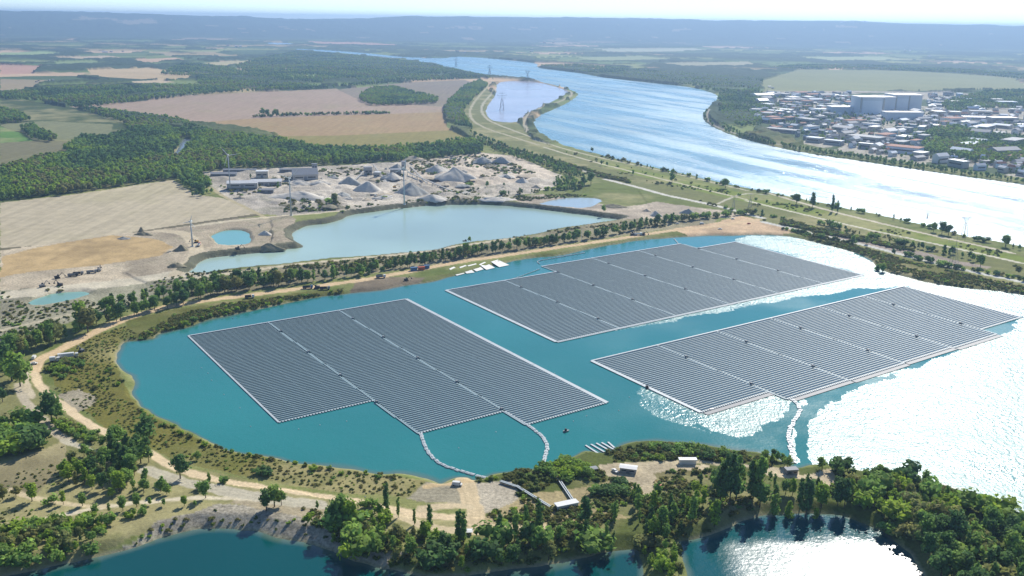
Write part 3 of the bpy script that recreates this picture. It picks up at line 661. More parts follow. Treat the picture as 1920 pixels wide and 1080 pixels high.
def scatter_obj(name, P, H, ng, npick, label, wide=1.0, nom=9.6, pickw=None):
    """one mass of plants: points carrying instances"""
    P = np.asarray(P, float); n = len(P)
    if n == 0: return
    me = bpy.data.meshes.new(name); me.vertices.add(n)
    me.vertices.foreach_set('co', P.astype(np.float32).ravel())
    g = np.random.default_rng(n)
    a = me.attributes.new('pick', 'INT', 'POINT'); pk = g.choice(npick, n, p=pickw)
    if npick == 10 and n > 400:   # stands of one kind grow together
        t = fbm(P[:, 0], P[:, 1], 110, 211, 3)+(g.random(n)-.5)*.16
        pk = np.where(t < .42, g.integers(0, 2, n), np.where(t < .5, g.integers(2, 6, n), np.where(t < .60, g.integers(4, 8, n), g.integers(6, 10, n))))
    a.data.foreach_set('value', pk.astype(np.int32))
    a = me.attributes.new('rot', 'FLOAT_VECTOR', 'POINT'); rr = np.zeros((n, 3), np.float32); rr[:, 2] = g.random(n)*6.28; a.data.foreach_set('vector', rr.ravel())
    a = me.attributes.new('scl', 'FLOAT_VECTOR', 'POINT'); s = np.asarray(H)/nom; ss = np.stack([s*wide*(.85+.3*g.random(n)), s*wide*(.85+.3*g.random(n)), s], 1); a.data.foreach_set('vector', ss.astype(np.float32).ravel())
    o = link(name, me); md = o.modifiers.new('scatter', 'NODES'); md.node_group = ng
    return tag(o, label, None, kind='stuff')

def fill(poly_px, spacing, jit=.45, seed=0, dens=None, z=2.0, excl_water=True):
    """jittered grid of plant positions within an outline on the ground"""
    P = np.array(GP(poly_px, z)); lo = P.min(0); hi = P.max(0)
    xs = np.arange(lo[0], hi[0], spacing); ys = np.arange(lo[1], hi[1], spacing)
    g = np.random.default_rng(seed+17)
    x, y = np.meshgrid(xs, ys); x = x+(g.random(x.shape)-.5)*2*jit*spacing; y = y+(g.random(y.shape)-.5)*2*jit*spacing
    x = x.ravel(); y = y.ravel()
    wx = x+(fbm(x, y, 30, 81, 3)-.5)*spacing*2.; wy = y+(fbm(x, y, 30, 85, 3)-.5)*spacing*2.
    k = inpoly(wx, wy, P); x = x[k]; y = y[k]
    if dens is not None:
        k = fbm(x, y, spacing*6, 140+seed, 3)+g.random(len(x))*.12 > dens; x = x[k]; y = y[k]
    Hh_, W_, S_ = water_sd(x, y); k = S_ > 1.5
    for q in PADS:
        if len(x): k &= ~inpoly(x, y, q)
    for q in AVOID:
        if len(x): k &= ~((segdist(x, y, q[0], False) < q[1]))
    x = x[k]; y = y[k]
    return np.stack([x, y, hz(x, y)-.1], 1) if len(x) else np.zeros((0, 3))
PADS = [np.array(GP(p)) for p in ([(886,905),(960,900),(975,935),(985,955),(900,962)],[(800,905),(850,905),(868,925),(870,945),(790,942),(760,935)],[(1125,872),(1180,870),(1260,868),(1330,874),(1320,880),(1240,886),(1225,903),(1240,928),(1215,936),(1190,920),(1165,900),(1130,888)],[(1432,880),(1480,877),(1560,882),(1572,900),(1560,914),(1530,900),(1440,893)],[(1600,932),(1640,937),(1700,967),(1715,980),(1690,976),(1640,953)],[(1045,905),(1080,900),(1150,903),(1140,915),(1090,925),(1100,945),(1070,958),(1020,950),(990,925)],[(700,1000),(760,985),(800,990),(820,1003),(780,1010)])]
AVOID = [(np.array(GP(p)), w*.5+1.5) for kn, p, w, c in LINES if kn in ('dirt_track', 'road', 'path') and w < 12]
def at_line(pts, spacing, width, seed=0):
    P = catmull(GP(pts), 6, False); seg = np.hypot(*np.diff(P, axis=0).T); s = np.concatenate([[0], np.cumsum(seg)])
    g = np.random.default_rng(seed+5); t = np.arange(0, s[-1], spacing); t = t+(g.random(len(t))-.5)*spacing
    x = np.interp(t, s, P[:, 0])+(g.random(len(t))-.5)*width; y = np.interp(t, s, P[:, 1])+(g.random(len(t))-.5)*width
    Hh_, W_, S_ = water_sd(x, y); k = S_ > 1; x = x[k]; y = y[k]
    return np.stack([x, y, hz(x, y)-.1], 1)

# ---- candidates: (x, y, z, height, kind, tone, region)
CAND = []
REG = {  # region -> (where, group)
 'dike': ('in the row behind the solar lake', 'trees in the row beside the quarry lake'),
 'grove': ('in the grove left of the lower lake', 'trees of the lower left grove'),
 'park': ('alone on the lower left meadow', 'small meadow trees at the lower left'),
 'west': ('by the pale track at the left edge', 'trees at the left edge'),
 'spit': ('on the bank above the lower lake', 'trees on the lower middle bank'),
 'wood': ('in the wood above the glaring pond', 'trees of the wood above the pond'),
 'east': ('on the lower right point', 'trees on the lower right point'),
 'river': ('on the grass dike beside the river', 'trees along the river dike'),
 'field': ('in the hedge across the pink field', 'hedge trees in the farm field'),
 'quarry': ('between the gravel heaps of the quarry', 'trees in the quarry'),
 'tip': ('on the strip beside the glaring pond', 'trees on the strip between the two lower waters'),
 'north': ('at the back of the peninsula shore', 'trees on the peninsula shore'),
 'slope': ('on the overgrown slope left of the lower lake', 'shrubs on the lower left slope'),
 'shore': ('on the grassy shore of the solar lake', 'shrubs on the solar lake shore'),
}
def add(P, hlo, hhi, kinds, tones, reg, seed=0):
    g = np.random.default_rng(seed+99)
    for p in P:
        kd = kinds[g.integers(len(kinds))]; tn = tones[g.integers(len(tones))]
        h = hlo+(hhi-hlo)*g.random()**1.2
        CAND.append((p[0], p[1], p[2], h, kd, tn, reg))
def one(px, py, top, kind, tone, reg):
    x, y = G(px, py, 2.5); z = float(hz(x, y)[0]); D = depth(x, y, z)
    h = (py-top)*D/FPX/math.cos(math.atan2(CAMH, math.hypot(x, y)))*1.02
    CAND.append((x, y, z-.1, max(h, 1.5), kind, tone, reg))
B, T_, PO, BU = 'broad', 'tall', 'poplar', 'bush'
add(at_line([(-10,676),(60,655),(120,634),(180,610),(240,594),(330,570),(430,548),(560,531)], 4.6, 9, 1), 10, 15.5, [B, B, T_], ['dark', 'dark', 'mid', 'olive'], 'dike', 1)
add(at_line([(190,588),(250,572),(340,552),(430,538),(520,527)], 5.5, 9, 2), 10, 15, [B, T_], ['dark', 'mid'], 'dike', 2)
add(at_line([(560,530),(650,519),(720,506),(800,495),(880,480),(960,468),(1050,456),(1130,443),(1200,428),(1260,418)], 5.0, 6, 3), 8.5, 13.5, [B, T_, T_], ['dark', 'dark', 'mid'], 'dike', 3)
add(at_line([(430,540),(560,522),(650,512),(720,500),(800,490)], 8, 6, 4), 6, 10, [B], ['mid', 'dark', 'olive'], 'dike', 4)
add(at_line([(1260,417),(1300,412),(1340,408),(1400,402),(1430,404)], 9, 5, 5), 5, 9, [B, BU], ['olive', 'mid'], 'dike', 5)
one(152,612,565,B,'bright','dike'); one(165,622,575,B,'olive','dike'); one(95,648,598,T_,'mid','dike')
# lower left
add(fill([(95,905),(120,872),(170,850),(196,835),(215,845),(240,850),(262,905),(282,905),(285,935),(250,940),(200,925),(150,925)], 6.2, seed=3), 7, 11, [B, B, T_], ['mid', 'mid', 'dark', 'bright', 'olive'], 'grove', 6)
add(fill([(195,868),(200,838),(240,826),(285,835),(300,870),(285,892),(240,895)], 6.5, seed=4), 12, 17, [T_, B], ['dark', 'dark', 'mid'], 'grove', 7)
for a in ((60,938,905,B,'bright'),(30,930,910,B,'olive'),(5,935,905,B,'olive'),(119,945,920,T_,'bright'),(155,948,925,B,'mid'),(179,968,948,B,'mid'),(205,962,945,T_,'mid'),(231,960,934,B,'mid'),(257,953,928,B,'mid'),(210,934,914,B,'bright'),(282,951,936,T_,'mid'),(308,952,938,T_,'mid'),(346,953,934,B,'bright'),(367,954,943,B,'dark'),(386,937,906,B,'mid'),(375,920,908,BU,'mid'),(302,923,894,B,'mid'),(313,928,908,B,'mid'),(338,895,851,B,'dark'),(392,905,883,T_,'mid'),(370,859,842,B,'mid'),(486,886,875,BU,'dark'),(503,889,877,BU,'dark'),(515,955,916,B,'mid'),(500,962,925,B,'dark'),(528,952,925,B,'mid'),(577,986,967,B,'bright'),(595,958,942,T_,'mid'),(95,945,930,BU,'mid'),(245,975,962,BU,'bright'),(268,968,955,BU,'mid'),(420,905,893,BU,'mid')): one(*a, 'park')
for a in ((38,723,662,B,'mid'),(22,712,660,B,'bright'),(8,702,668,T_,'dark'),(97,788,734,B,'dark'),(92,780,745,T_,'mid'),(106,785,750,B,'mid'),(5,752,725,B,'dark'),(2,690,640,B,'dark'),(24,668,625,B,'mid')): one(*a, 'west')
add(fill([(-20,852),(-10,820),(20,800),(60,795),(85,800),(95,830),(60,845),(20,850)], 6.5, seed=5), 6, 10, [B, B, BU], ['mid', 'bright', 'dark'], 'west', 8)
add(fill([(115,790),(150,800),(200,825),(190,840),(150,830),(120,815)], 4.5, seed=6), 2.5, 4.5, [BU], ['mid', 'bright', 'olive'], 'west', 9)
add(fill([(-20,1065),(0,1000),(60,985),(110,978),(170,975),(215,992),(205,1010),(170,1040),(90,1062),(30,1075)], 4.2, seed=7), 2.5, 6, [BU, BU, B], ['olive', 'bright', 'mid', 'mid'], 'slope', 10)
# lower middle bank
for a in ((640,985,934,B,'mid'),(655,990,945,B,'bright'),(628,992,955,B,'dark'),(725,962,908,PO,'dark'),(747,972,934,PO,'mid'),(777,986,955,PO,'mid'),(806,1001,948,PO,'dark'),(860,1024,960,PO,'dark'),(869,1024,966,PO,'mid'),(937,1012,970,T_,'dark'),(1010,1008,942,PO,'dark'),(985,1003,950,PO,'mid'),(965,1018,960,PO,'mid'),(1096,990,936,T_,'dark'),(1137,1018,973,PO,'mid'),(1150,1020,990,PO,'dark'),(1297,988,936,T_,'mid'),(1240,1006,955,T_,'mid'),(1225,1012,975,B,'bright'),(1248,1010,970,PO,'bright'),(684,955,942,BU,'mid'),(700,950,938,BU,'mid')): one(*a, 'spit')
add(fill([(600,1020),(620,985),(660,975),(720,985),(760,1000),(800,1012),(860,1030),(900,1035),(960,1035),(1040,1030),(1040,1048),(960,1062),(880,1072),(800,1072),(720,1056),(650,1040)], 7.4, seed=8, dens=.36), 5, 10, [B, T_, T_, BU], ['dark', 'mid', 'mid', 'olive', 'bright'], 'spit', 11)
add(fill([(690,975),(720,965),(780,985),(790,1000),(740,995)], 5.5, seed=9), 4, 7, [B, BU], ['mid', 'bright'], 'spit', 12)
add(fill([(900,1020),(940,1005),(1000,1015),(1060,1005),(1120,1000),(1160,1015),(1170,1030),(1050,1045),(920,1060)], 9, seed=10, dens=.40), 5, 10, [B, T_, B, BU], ['dark', 'mid', 'olive', 'mid'], 'spit', 13)
# peninsula wood
add(fill([(1120,985),(1130,960),(1200,945),(1270,940),(1330,925),(1340,905),(1400,890),(1450,903),(1600,915),(1612,955),(1500,960),(1430,960),(1350,975),(1290,1000),(1200,1020)], 8.2, seed=11, dens=.40), 7, 13, [T_, T_, B, PO], ['dark', 'mid', 'mid', 'bright'], 'wood', 14)
add(fill([(1200,900),(1230,905),(1210,950),(1170,960)], 8, seed=12), 5, 8, [T_, B], ['mid', 'bright'], 'wood', 15)
for a in ((1367,952,858,T_,'dark'),(1380,940,862,T_,'mid'),(1350,945,872,T_,'dark'),(1422,942,862,T_,'mid'),(1408,935,868,T_,'dark'),(1512,957,884,T_,'dark'),(1500,950,890,PO,'dark'),(1583,952,898,T_,'dark'),(1570,950,905,T_,'dark'),(1452,960,915,T_,'mid'),(1480,962,925,T_,'bright'),(1530,962,935,T_,'bright'),(1340,985,935,T_,'bright')): one(*a, 'wood')
add(fill([(1420,870),(1440,852),(1480,855),(1486,872),(1450,878)], 5, seed=13), 5, 9, [B], ['dark', 'mid'], 'north', 16)
add(fill([(1498,885),(1500,875),(1525,872),(1550,878),(1545,890)], 5, seed=14), 5, 8, [B], ['mid', 'bright'], 'north', 17)
add(fill([(1560,878),(1640,884),(1700,896),(1760,912),(1760,925),(1690,915),(1600,900),(1560,895)], 6, seed=15, dens=.35), 5, 9, [B, B, BU], ['dark', 'mid'], 'north', 18)
add(fill([(1600,915),(1640,905),(1720,925),(1800,940),(1900,980),(1990,1010),(1990,1120),(1900,1110),(1800,1080),(1740,1050),(1690,1010),(1650,985),(1620,960)], 7.6, seed=16, dens=.44), 5, 10, [B, BU, T_, BU], ['mid', 'bright', 'mid', 'bright', 'olive'], 'east', 19)
add(fill([(1740,1010),(1780,990),(1850,1000),(1990,1050),(1990,1150),(1800,1150),(1760,1080)], 7.5, seed=17), 10, 15, [B, B, T_], ['dark', 'dark', 'mid'], 'east', 20)
add(fill([(1190,1035),(1240,1010),(1262,1025),(1285,1060),(1310,1110),(1225,1110),(1205,1060)], 6, seed=18), 5, 9, [B, T_, BU], ['mid', 'bright', 'bright', 'olive'], 'tip', 21)
add(fill([(1205,1010),(1250,990),(1300,985),(1340,985),(1270,1010),(1220,1035)], 6, seed=19), 4, 8, [B, BU], ['mid', 'dark', 'bright'], 'tip', 22)
# peninsula shrubs
add(fill([(1010,885),(1040,870),(1085,866),(1112,880),(1100,895),(1050,900)], 4.5, seed=20), 3, 5, [BU], ['bright', 'bright', 'mid'], 'shore', 23)
add(fill([(1190,850),(1200,832),(1290,835),(1350,845),(1400,850),(1380,862),(1260,862),(1210,865)], 6, seed=21, dens=.42), 2.5, 4.5, [BU], ['mid', 'olive', 'bright', 'dark'], 'shore', 24)
add(fill([(1110,905),(1160,900),(1180,925),(1160,940),(1120,930)], 5, seed=22), 2.5, 4.5, [BU], ['mid', 'dark'], 'shore', 25)
add(fill([(80,690),(100,680),(150,672),(160,690),(110,715)], 4.8, seed=23), 2, 4, [BU], ['bright', 'mid', 'olive'], 'shore', 26)
add(fill([(160,690),(190,640),(215,650),(215,690),(240,730),(200,740),(120,720)], 7, seed=24, dens=.5), 1.4, 2.6, [BU], ['olive', 'olive', 'bright'], 'shore', 27)
add(at_line([(240,645),(290,628),(340,608),(400,590),(470,576),(560,560),(640,547)], 4.2, 6, 28), 1.8, 3.6, [BU], ['mid', 'olive', 'bright'], 'shore', 28)
add(at_line([(262,770),(300,795),(360,822),(450,850),(560,873),(660,888),(740,895)], 4.5, 4, 29), 1.2, 2.4, [BU], ['olive', 'olive', 'bright'], 'shore', 29)
# river dike and fields
for a in ((1560,396,363,PO,'dark'),(1570,398,374,PO,'dark'),(1523,388,359,T_,'dark'),(1493,382,363,B,'dark'),(1260,341,316,T_,'mid'),(1360,352,334,B,'mid'),(1108,345,322,B,'dark'),(1096,348,330,B,'dark'),(1766,438,415,B,'dark'),(1750,434,416,B,'mid'),(1778,440,420,B,'dark'),(1885,462,440,B,'mid'),(1908,514,497,B,'dark'),(1912,468,458,B,'dark'),(1838,500,476,B,'mid'),(1655,505,484,B,'mid'),(1646,502,486,B,'mid'),(1512,395,389,BU,'dark'),(1625,457,443,B,'bright'),(1675,478,466,T_,'mid'),(1600,455,440,B,'bright'),(1110,285,276,B,'dark'),(1128,310,300,B,'dark'),(1138,311,303,B,'dark'),(1187,327,318,B,'dark')): one(*a, 'river')
add(at_line([(1130,294),(1200,311),(1280,328),(1340,343),(1400,355),(1500,375),(1560,388),(1640,404),(1740,427),(1820,448),(1920,468)], 14, 5, 30), 2.5, 6.5, [B, BU, BU], ['dark', 'mid'], 'river', 30)
add(at_line([(1470,430),(1540,446),(1600,458)], 6, 4, 31), 3, 5, [BU], ['dark', 'mid'], 'river', 31)
add(at_line([(1540,420),(1600,436),(1660,452),(1720,466),(1780,480)], 7, 7, 32), 3, 7, [BU, B], ['dark', 'mid'], 'river', 32)
add(at_line([(1700,480),(1780,500),(1860,514),(1930,528)], 6, 5, 33), 3, 5, [BU], ['mid', 'dark'], 'river', 33)
add(at_line([(1720,466),(1760,472),(1790,480),(1840,490)], 6, 14, 34), 5, 10, [B], ['mid', 'dark', 'bright'], 'river', 34)
add(at_line([(1330,383),(1400,400),(1470,410),(1500,425)], 11, 8, 35), 2.5, 5, [BU], ['dark', 'mid'], 'river', 35)
add(at_line([(1060,285),(1160,312),(1250,335),(1340,356),(1440,380)], 24, 10, 36), 2, 4, [BU, B], ['dark', 'mid'], 'river', 36)
add(at_line([(474,220),(500,219),(560,217),(640,215),(730,213)], 3.4, 7, 37), 5, 9.5, [B, B, BU], ['dark', 'mid'], 'field', 37)
add(at_line([(495,218),(512,218),(525,218)], 8, 16, 38), 14, 20, [B], ['dark'], 'field', 38)
for a in ((628,388,368,B,'olive'),(614,386,376,BU,'mid'),(470,336,328,B,'mid'),(522,352,341,B,'mid'),(913,352,341,B,'mid'),(945,352,345,B,'mid'),(880,350,342,BU,'mid'),(1132,402,388,T_,'dark'),(1262,412,398,T_,'dark'),(1258,412,400,T_,'dark'),(880,458,448,B,'dark')): one(*a, 'quarry')
add(at_line([(455,345),(480,345),(515,350)], 7, 10, 40), 3, 5, [B], ['mid', 'dark'], 'quarry', 40)
add(at_line([(940,366),(980,362),(1030,356),(1060,352),(1090,352)], 8, 8, 41), 4, 8, [B, BU], ['mid', 'dark'], 'quarry', 41)
add(at_line([(550,396),(600,393),(640,388)], 7, 4, 42), 2, 4, [BU], ['dark', 'mid'], 'quarry', 42)
add(at_line([(360,368),(380,366),(405,362)], 6, 10, 43), 6, 10, [B], ['dark', 'mid'], 'quarry', 43)

# ---- the largest in view stand alone, the remainder joins the woodland masses
def app(c): return c[3]/max(depth(c[0], c[1], c[2]), 1)
# drop what lies outside the frame by a wide margin
def pix(x, y, z):
    v = np.array([x, y, z-CAMH]); d = v@FW
    return 960+FPX*(v@RT)/d, 540-FPX*(v@UP)/d
CAND = [c for c in CAND if -40 < pix(c[0], c[1], c[2])[0] < 1960 and pix(c[0], c[1], c[2]+c[3])[1] < 1095]
LIM = {'broad': 300, 'tall': 200, 'poplar': 100, 'bush': 260}
rest_t, rest_b = [], []; NTREE = 0
WORD = {'dark': 'dark green', 'mid': 'green', 'bright': 'yellow-green', 'olive': 'dull olive'}
CATN = {'broad': ('leafy_tree', 'tree', 'round'), 'tall': ('slender_tree', 'tree', 'slender'), 'poplar': ('poplar_tree', 'poplar', 'columnar poplar'), 'bush': ('shrub', 'shrub', 'low shrub')}
for kd in LIM:
    L_ = sorted([c for c in CAND if c[4] == kd], key=app, reverse=True)
    for i, c in enumerate(L_):
        if i >= LIM[kd]:
            (rest_b if kd == 'bush' else rest_t).append(c); continue
        x, y, z, h, _, tn, rg = c
        nm, cat, shape = CATN[kd]; s = h/NOMH[kd]; wd = s*(random.uniform(.9, 1.15) if kd == 'broad' else random.uniform(.68, .95) if kd != 'bush' else random.uniform(.9, 1.5))
        h = h*(.9 if rg in ('spit', 'wood', 'east') else 1); 
        size = 'tall' if h > 12 else ('small' if h < 7 else 'medium')
        if kd == 'bush': lab = '%s shrub %s' % (WORD[tn], REG[rg][0])
        elif kd == 'poplar': lab = '%s columnar poplar %s' % (WORD[tn], REG[rg][0])
        else: lab = '%s %s %s tree %s' % (size, WORD[tn], shape, REG[rg][0])
        ms = CROWNS[kd, tn]; me = ms[random.randrange(len(ms))]; rz = random.uniform(0, 6.28)
        if kd == 'bush':
            o = link(nm, me); o.location = (x, y, z); o.rotation_euler = (0, 0, rz); o.scale = (wd, wd, s)
            tag(o, lab, cat, REG[rg][1])
        else:
            r0 = empty(nm, (x, y, z), rz, label=lab, cat=cat, group=REG[rg][1]); r0.scale = (wd, wd, s)
            link('crown', me, r0); link('trunk', TRUNKS[kd], r0)
PW = np.array([.14, .12, .14, .12, .14, .1, .08, .04, .08, .04]); PW /= PW.sum()
PD = np.array([.22, .2, .15, .12, .12, .08, .03, .02, .04, .02]); PD /= PD.sum()
if rest_t: scatter_obj('smaller_trees', [c[:3] for c in rest_t], [c[3] for c in rest_t], NG_T, 10, 'smaller trees along the dikes and fields', pickw=PD)
if rest_b: scatter_obj('smaller_shrubs', [c[:3] for c in rest_b], [c[3] for c in rest_b], NG_B, 4, 'smaller shrubs on the dikes and shores', nom=2.6)

def wood(name, poly, spacing, hlo, hhi, label, seed, dens=None, wide=1.1, pw=PW, z=2.0):
    P = fill(poly, spacing, seed=seed, dens=dens, z=z)
    if not len(P): return
    g = np.random.default_rng(seed); hh = hlo+(hhi-hlo)*(.45*g.random(len(P))+.55*fbm(P[:, 0], P[:, 1], 60, 150+seed, 2))
    scatter_obj(name, P, hh, NG_T, 10, label, wide=wide, pickw=pw)
wood('woodland', [(0,378),(0,322),(60,305),(140,292),(120,282),(150,262),(205,262),(240,250),(235,236),(300,240),(330,248),(355,240),(400,252),(500,264),(560,272),(600,282),(700,283),(800,276),(880,266),(905,280),(898,292),(800,302),(740,304),(620,310),(500,316),(430,318),(378,326),(392,352),(385,364),(362,362),(335,336),(230,349),(130,365)], 8.5, 8, 15, 'large green wood left of the quarry', 51)
wood('woodland', [(0,186),(60,190),(130,200),(250,238),(300,243),(360,238),(340,228),(260,218),(150,203),(250,192),(360,179),(500,171),(620,167),(560,160),(400,160),(300,163),(150,166),(60,172),(0,178)], 13, 9, 15, 'dark tree belts round the pink field', 52, dens=.36)
wood('woodland', [(0,234),(60,228),(30,215),(0,205)], 10, 9, 14, 'tree belt at the left edge behind the green field', 53)
wood('woodland', [(40,240),(62,238),(105,262),(95,268),(60,262)], 9, 9, 14, 'dark hedge beside the bright green field', 54, pw=PD)
wood('woodland', [(620,166),(760,155),(870,149),(905,147),(930,150),(880,138),(800,121),(740,114),(640,103),(560,97),(480,112),(440,125),(480,145),(520,155),(600,156),(664,147),(680,158)], 17, 9, 15, 'hazy woods on the left bank of the river', 55, dens=.33)
wood('woodland', [(370,160),(500,158),(520,156),(480,145),(430,128),(340,120),(300,140),(370,145)], 16, 9, 14, 'hazy groves behind the farm fields', 56, dens=.38)
wood('woodland', [(674,190),(680,178),(700,168),(738,166),(782,178),(820,186),(822,194),(760,197),(700,199)], 10, 9, 15, 'small dark copse inside the farm field', 57, pw=PD)
wood('woodland', [(835,212),(842,190),(870,165),(900,152),(915,160),(905,172),(880,192),(868,210),(872,225),(885,245),(860,240),(838,225)], 9, 8, 13, 'trees along the bend of the river dike', 58)
wood('woodland', [(862,240),(885,250),(960,278),(1040,302),(1100,330),(1085,336),(1000,308),(930,285),(880,262)], 8, 5, 9, 'low trees along the canal beside the quarry', 59, dens=.3)
wood('woodland', [(1040,342),(1060,332),(1100,350),(1080,358),(1045,356)], 8, 5, 9, 'low trees at the right end of the quarry', 60)
wood('woodland', [(1319,214),(1328,206),(1335,226),(1400,254),(1500,278),(1600,292),(1700,308),(1800,322),(1930,340),(1930,346),(1800,331),(1700,316),(1600,301),(1500,286),(1400,263),(1335,239),(1320,224)], 9, 5, 9, 'dark tree belt on the far river bank', 61, pw=PD)
wood('woodland', [(1346,178),(1420,168),(1440,200),(1430,235),(1390,240),(1350,220)], 12, 8, 13, 'woods between the river bend and the town', 62, dens=.35)
wood('woodland', [(1012,124),(1080,122),(1300,140),(1430,150),(1420,172),(1350,175),(1290,161),(1200,151),(1100,138),(1030,128)], 17, 8, 13, 'hazy woods on the far bank of the river', 63, dens=.4)
wood('woodland', [(1725,285),(1740,250),(1790,240),(1860,255),(1930,262),(1930,305),(1860,310),(1780,300)], 10, 9, 14, 'dark green park in the riverside town', 64, dens=.3, pw=PD)
wood('woodland', [(1760,195),(1850,172),(1930,170),(1930,205),(1850,205),(1780,212)], 13, 8, 13, 'green belt behind the town', 65, dens=.35)
wood('woodland', [(1430,180),(1560,178),(1760,215),(1930,235),(1930,330),(1700,300),(1560,272),(1440,236)], 24, 6, 11, 'scattered street trees of the town', 66, dens=.46)
wood('woodland', [(1440,128),(1500,122),(1700,125),(1930,140),(1930,150),(1800,138),(1600,130),(1500,131)], 18, 8, 13, 'dark grove line behind the green plain', 67, pw=PD)
wood('woodland', [(640,520),(700,512),(760,506),(800,498),(780,510),(700,522)], 9, 4, 8, 'understorey beside the sand track', 68, dens=.5)
wood('woodland', [(0,650),(0,630),(60,620),(140,600),(180,590),(190,600),(120,632),(50,652)], 8, 4, 7, 'olive scrub behind the tree row', 69, dens=.5)
# grass tufts and scrub that nobody could count
def scrub(poly, sp, hlo, hhi, label, seed, dens=.45, name='scrub'):
    P = fill(poly, sp, seed=seed, dens=dens)
    if len(P):
        g = np.random.default_rng(seed); scatter_obj(name, P, hlo+(hhi-hlo)*g.random(len(P)), NG_B, 4, label, nom=2.6, wide=1.5, pickw=[.4, .08, .42, .10])
scrub([(80,690),(110,660),(170,632),(230,612),(262,625),(225,660),(215,690),(240,745),(280,785),(390,832),(555,870),(755,895),(810,908),(790,935),(640,918),(480,895),(330,855),(215,805),(120,745)], 3.0, .3, 1.0, 'low scrub on the solar lake shore', 71)
scrub([(225,648),(330,590),(420,570),(640,545),(560,558),(475,578),(350,610),(287,632)], 2.6, .7, 1.8, 'reeds and scrub on the upper lake shore', 72, .3)
scrub([(900,900),(1035,870),(1110,848),(1210,828),(1400,848),(1480,876),(1640,888),(1800,922),(1930,975),(1930,1080),(1780,1060),(1690,1000),(1560,955),(1440,950),(1350,975),(1200,1025),(1060,1035),(900,1010)], 3.2, .8, 2.2, 'green undergrowth on the peninsula', 73, .44)
scrub([(560,960),(640,975),(760,1000),(900,1030),(1180,1025),(1300,1000),(1500,960),(1640,985),(1720,1050),(1200,1040),(1000,1055),(800,1075),(600,1025)], 3.5, .8, 2.4, 'undergrowth under the bank trees', 74, .35)
scrub([(-20,700),(50,710),(110,760),(205,820),(200,940),(60,980),(-20,1000)], 4.0, .3, .9, 'tufts on the lower left meadow', 75, .52)
scrub([(1470,430),(1560,450),(1640,470),(1720,494),(1930,540),(1930,552),(1800,536),(1680,512),(1620,484),(1560,462)], 3.0, .6, 1.8, 'reeds along the right lake shore', 76, .42)
scrub([(1100,300),(1340,350),(1560,398),(1740,440),(1920,482),(1920,520),(1800,498),(1640,463),(1460,423),(1330,383),(1120,333)], 7, .8, 2.2, 'bushes scattered over the river dike', 77, .76)
scrub([(350,518),(500,506),(700,487),(860,465),(1060,434),(1250,412),(1250,425),(1050,455),(720,505),(500,532),(330,560)], 4.5, .8, 2.2, 'scrub below the tree row', 78, .5)
scrub([(0,548),(350,522),(330,560),(170,590),(60,625),(0,640)], 5, .6, 1.8, 'scrub on the dug-over ground', 79, .52)
scrub([(200,1040),(300,990),(400,960),(560,975),(700,1015),(720,1058),(580,1020),(470,992),(360,994)], 4, .5, 1.4, 'weeds on the stony bank', 80, .6)

scrub([(400,350),(620,318),(760,306),(900,292),(1040,335),(1000,360),(850,378),(620,398),(500,396)], 11, 1.0, 3.5, 'weedy bushes scattered over the quarry', 81, .6)
scrub([(545,398),(620,394),(760,380),(850,374),(1000,365),(1100,362),(1100,370),(950,378),(850,383),(640,402)], 5, .8, 2.4, 'weeds along the quarry haul road', 82, .52)

scrub([(1460,420),(1540,438),(1640,458),(1720,478),(1720,470),(1640,450),(1540,430),(1470,413)], 3.5, 1.5, 3.5, 'dark hedge strip between the two dike roads', 83, .3)
scrub([(905,262),(1000,290),(1100,318),(1180,338),(1180,344),(1100,326),(1000,298),(905,270)], 4.5, 1.5, 3.5, 'hedge strip along the canal road', 84, .3)
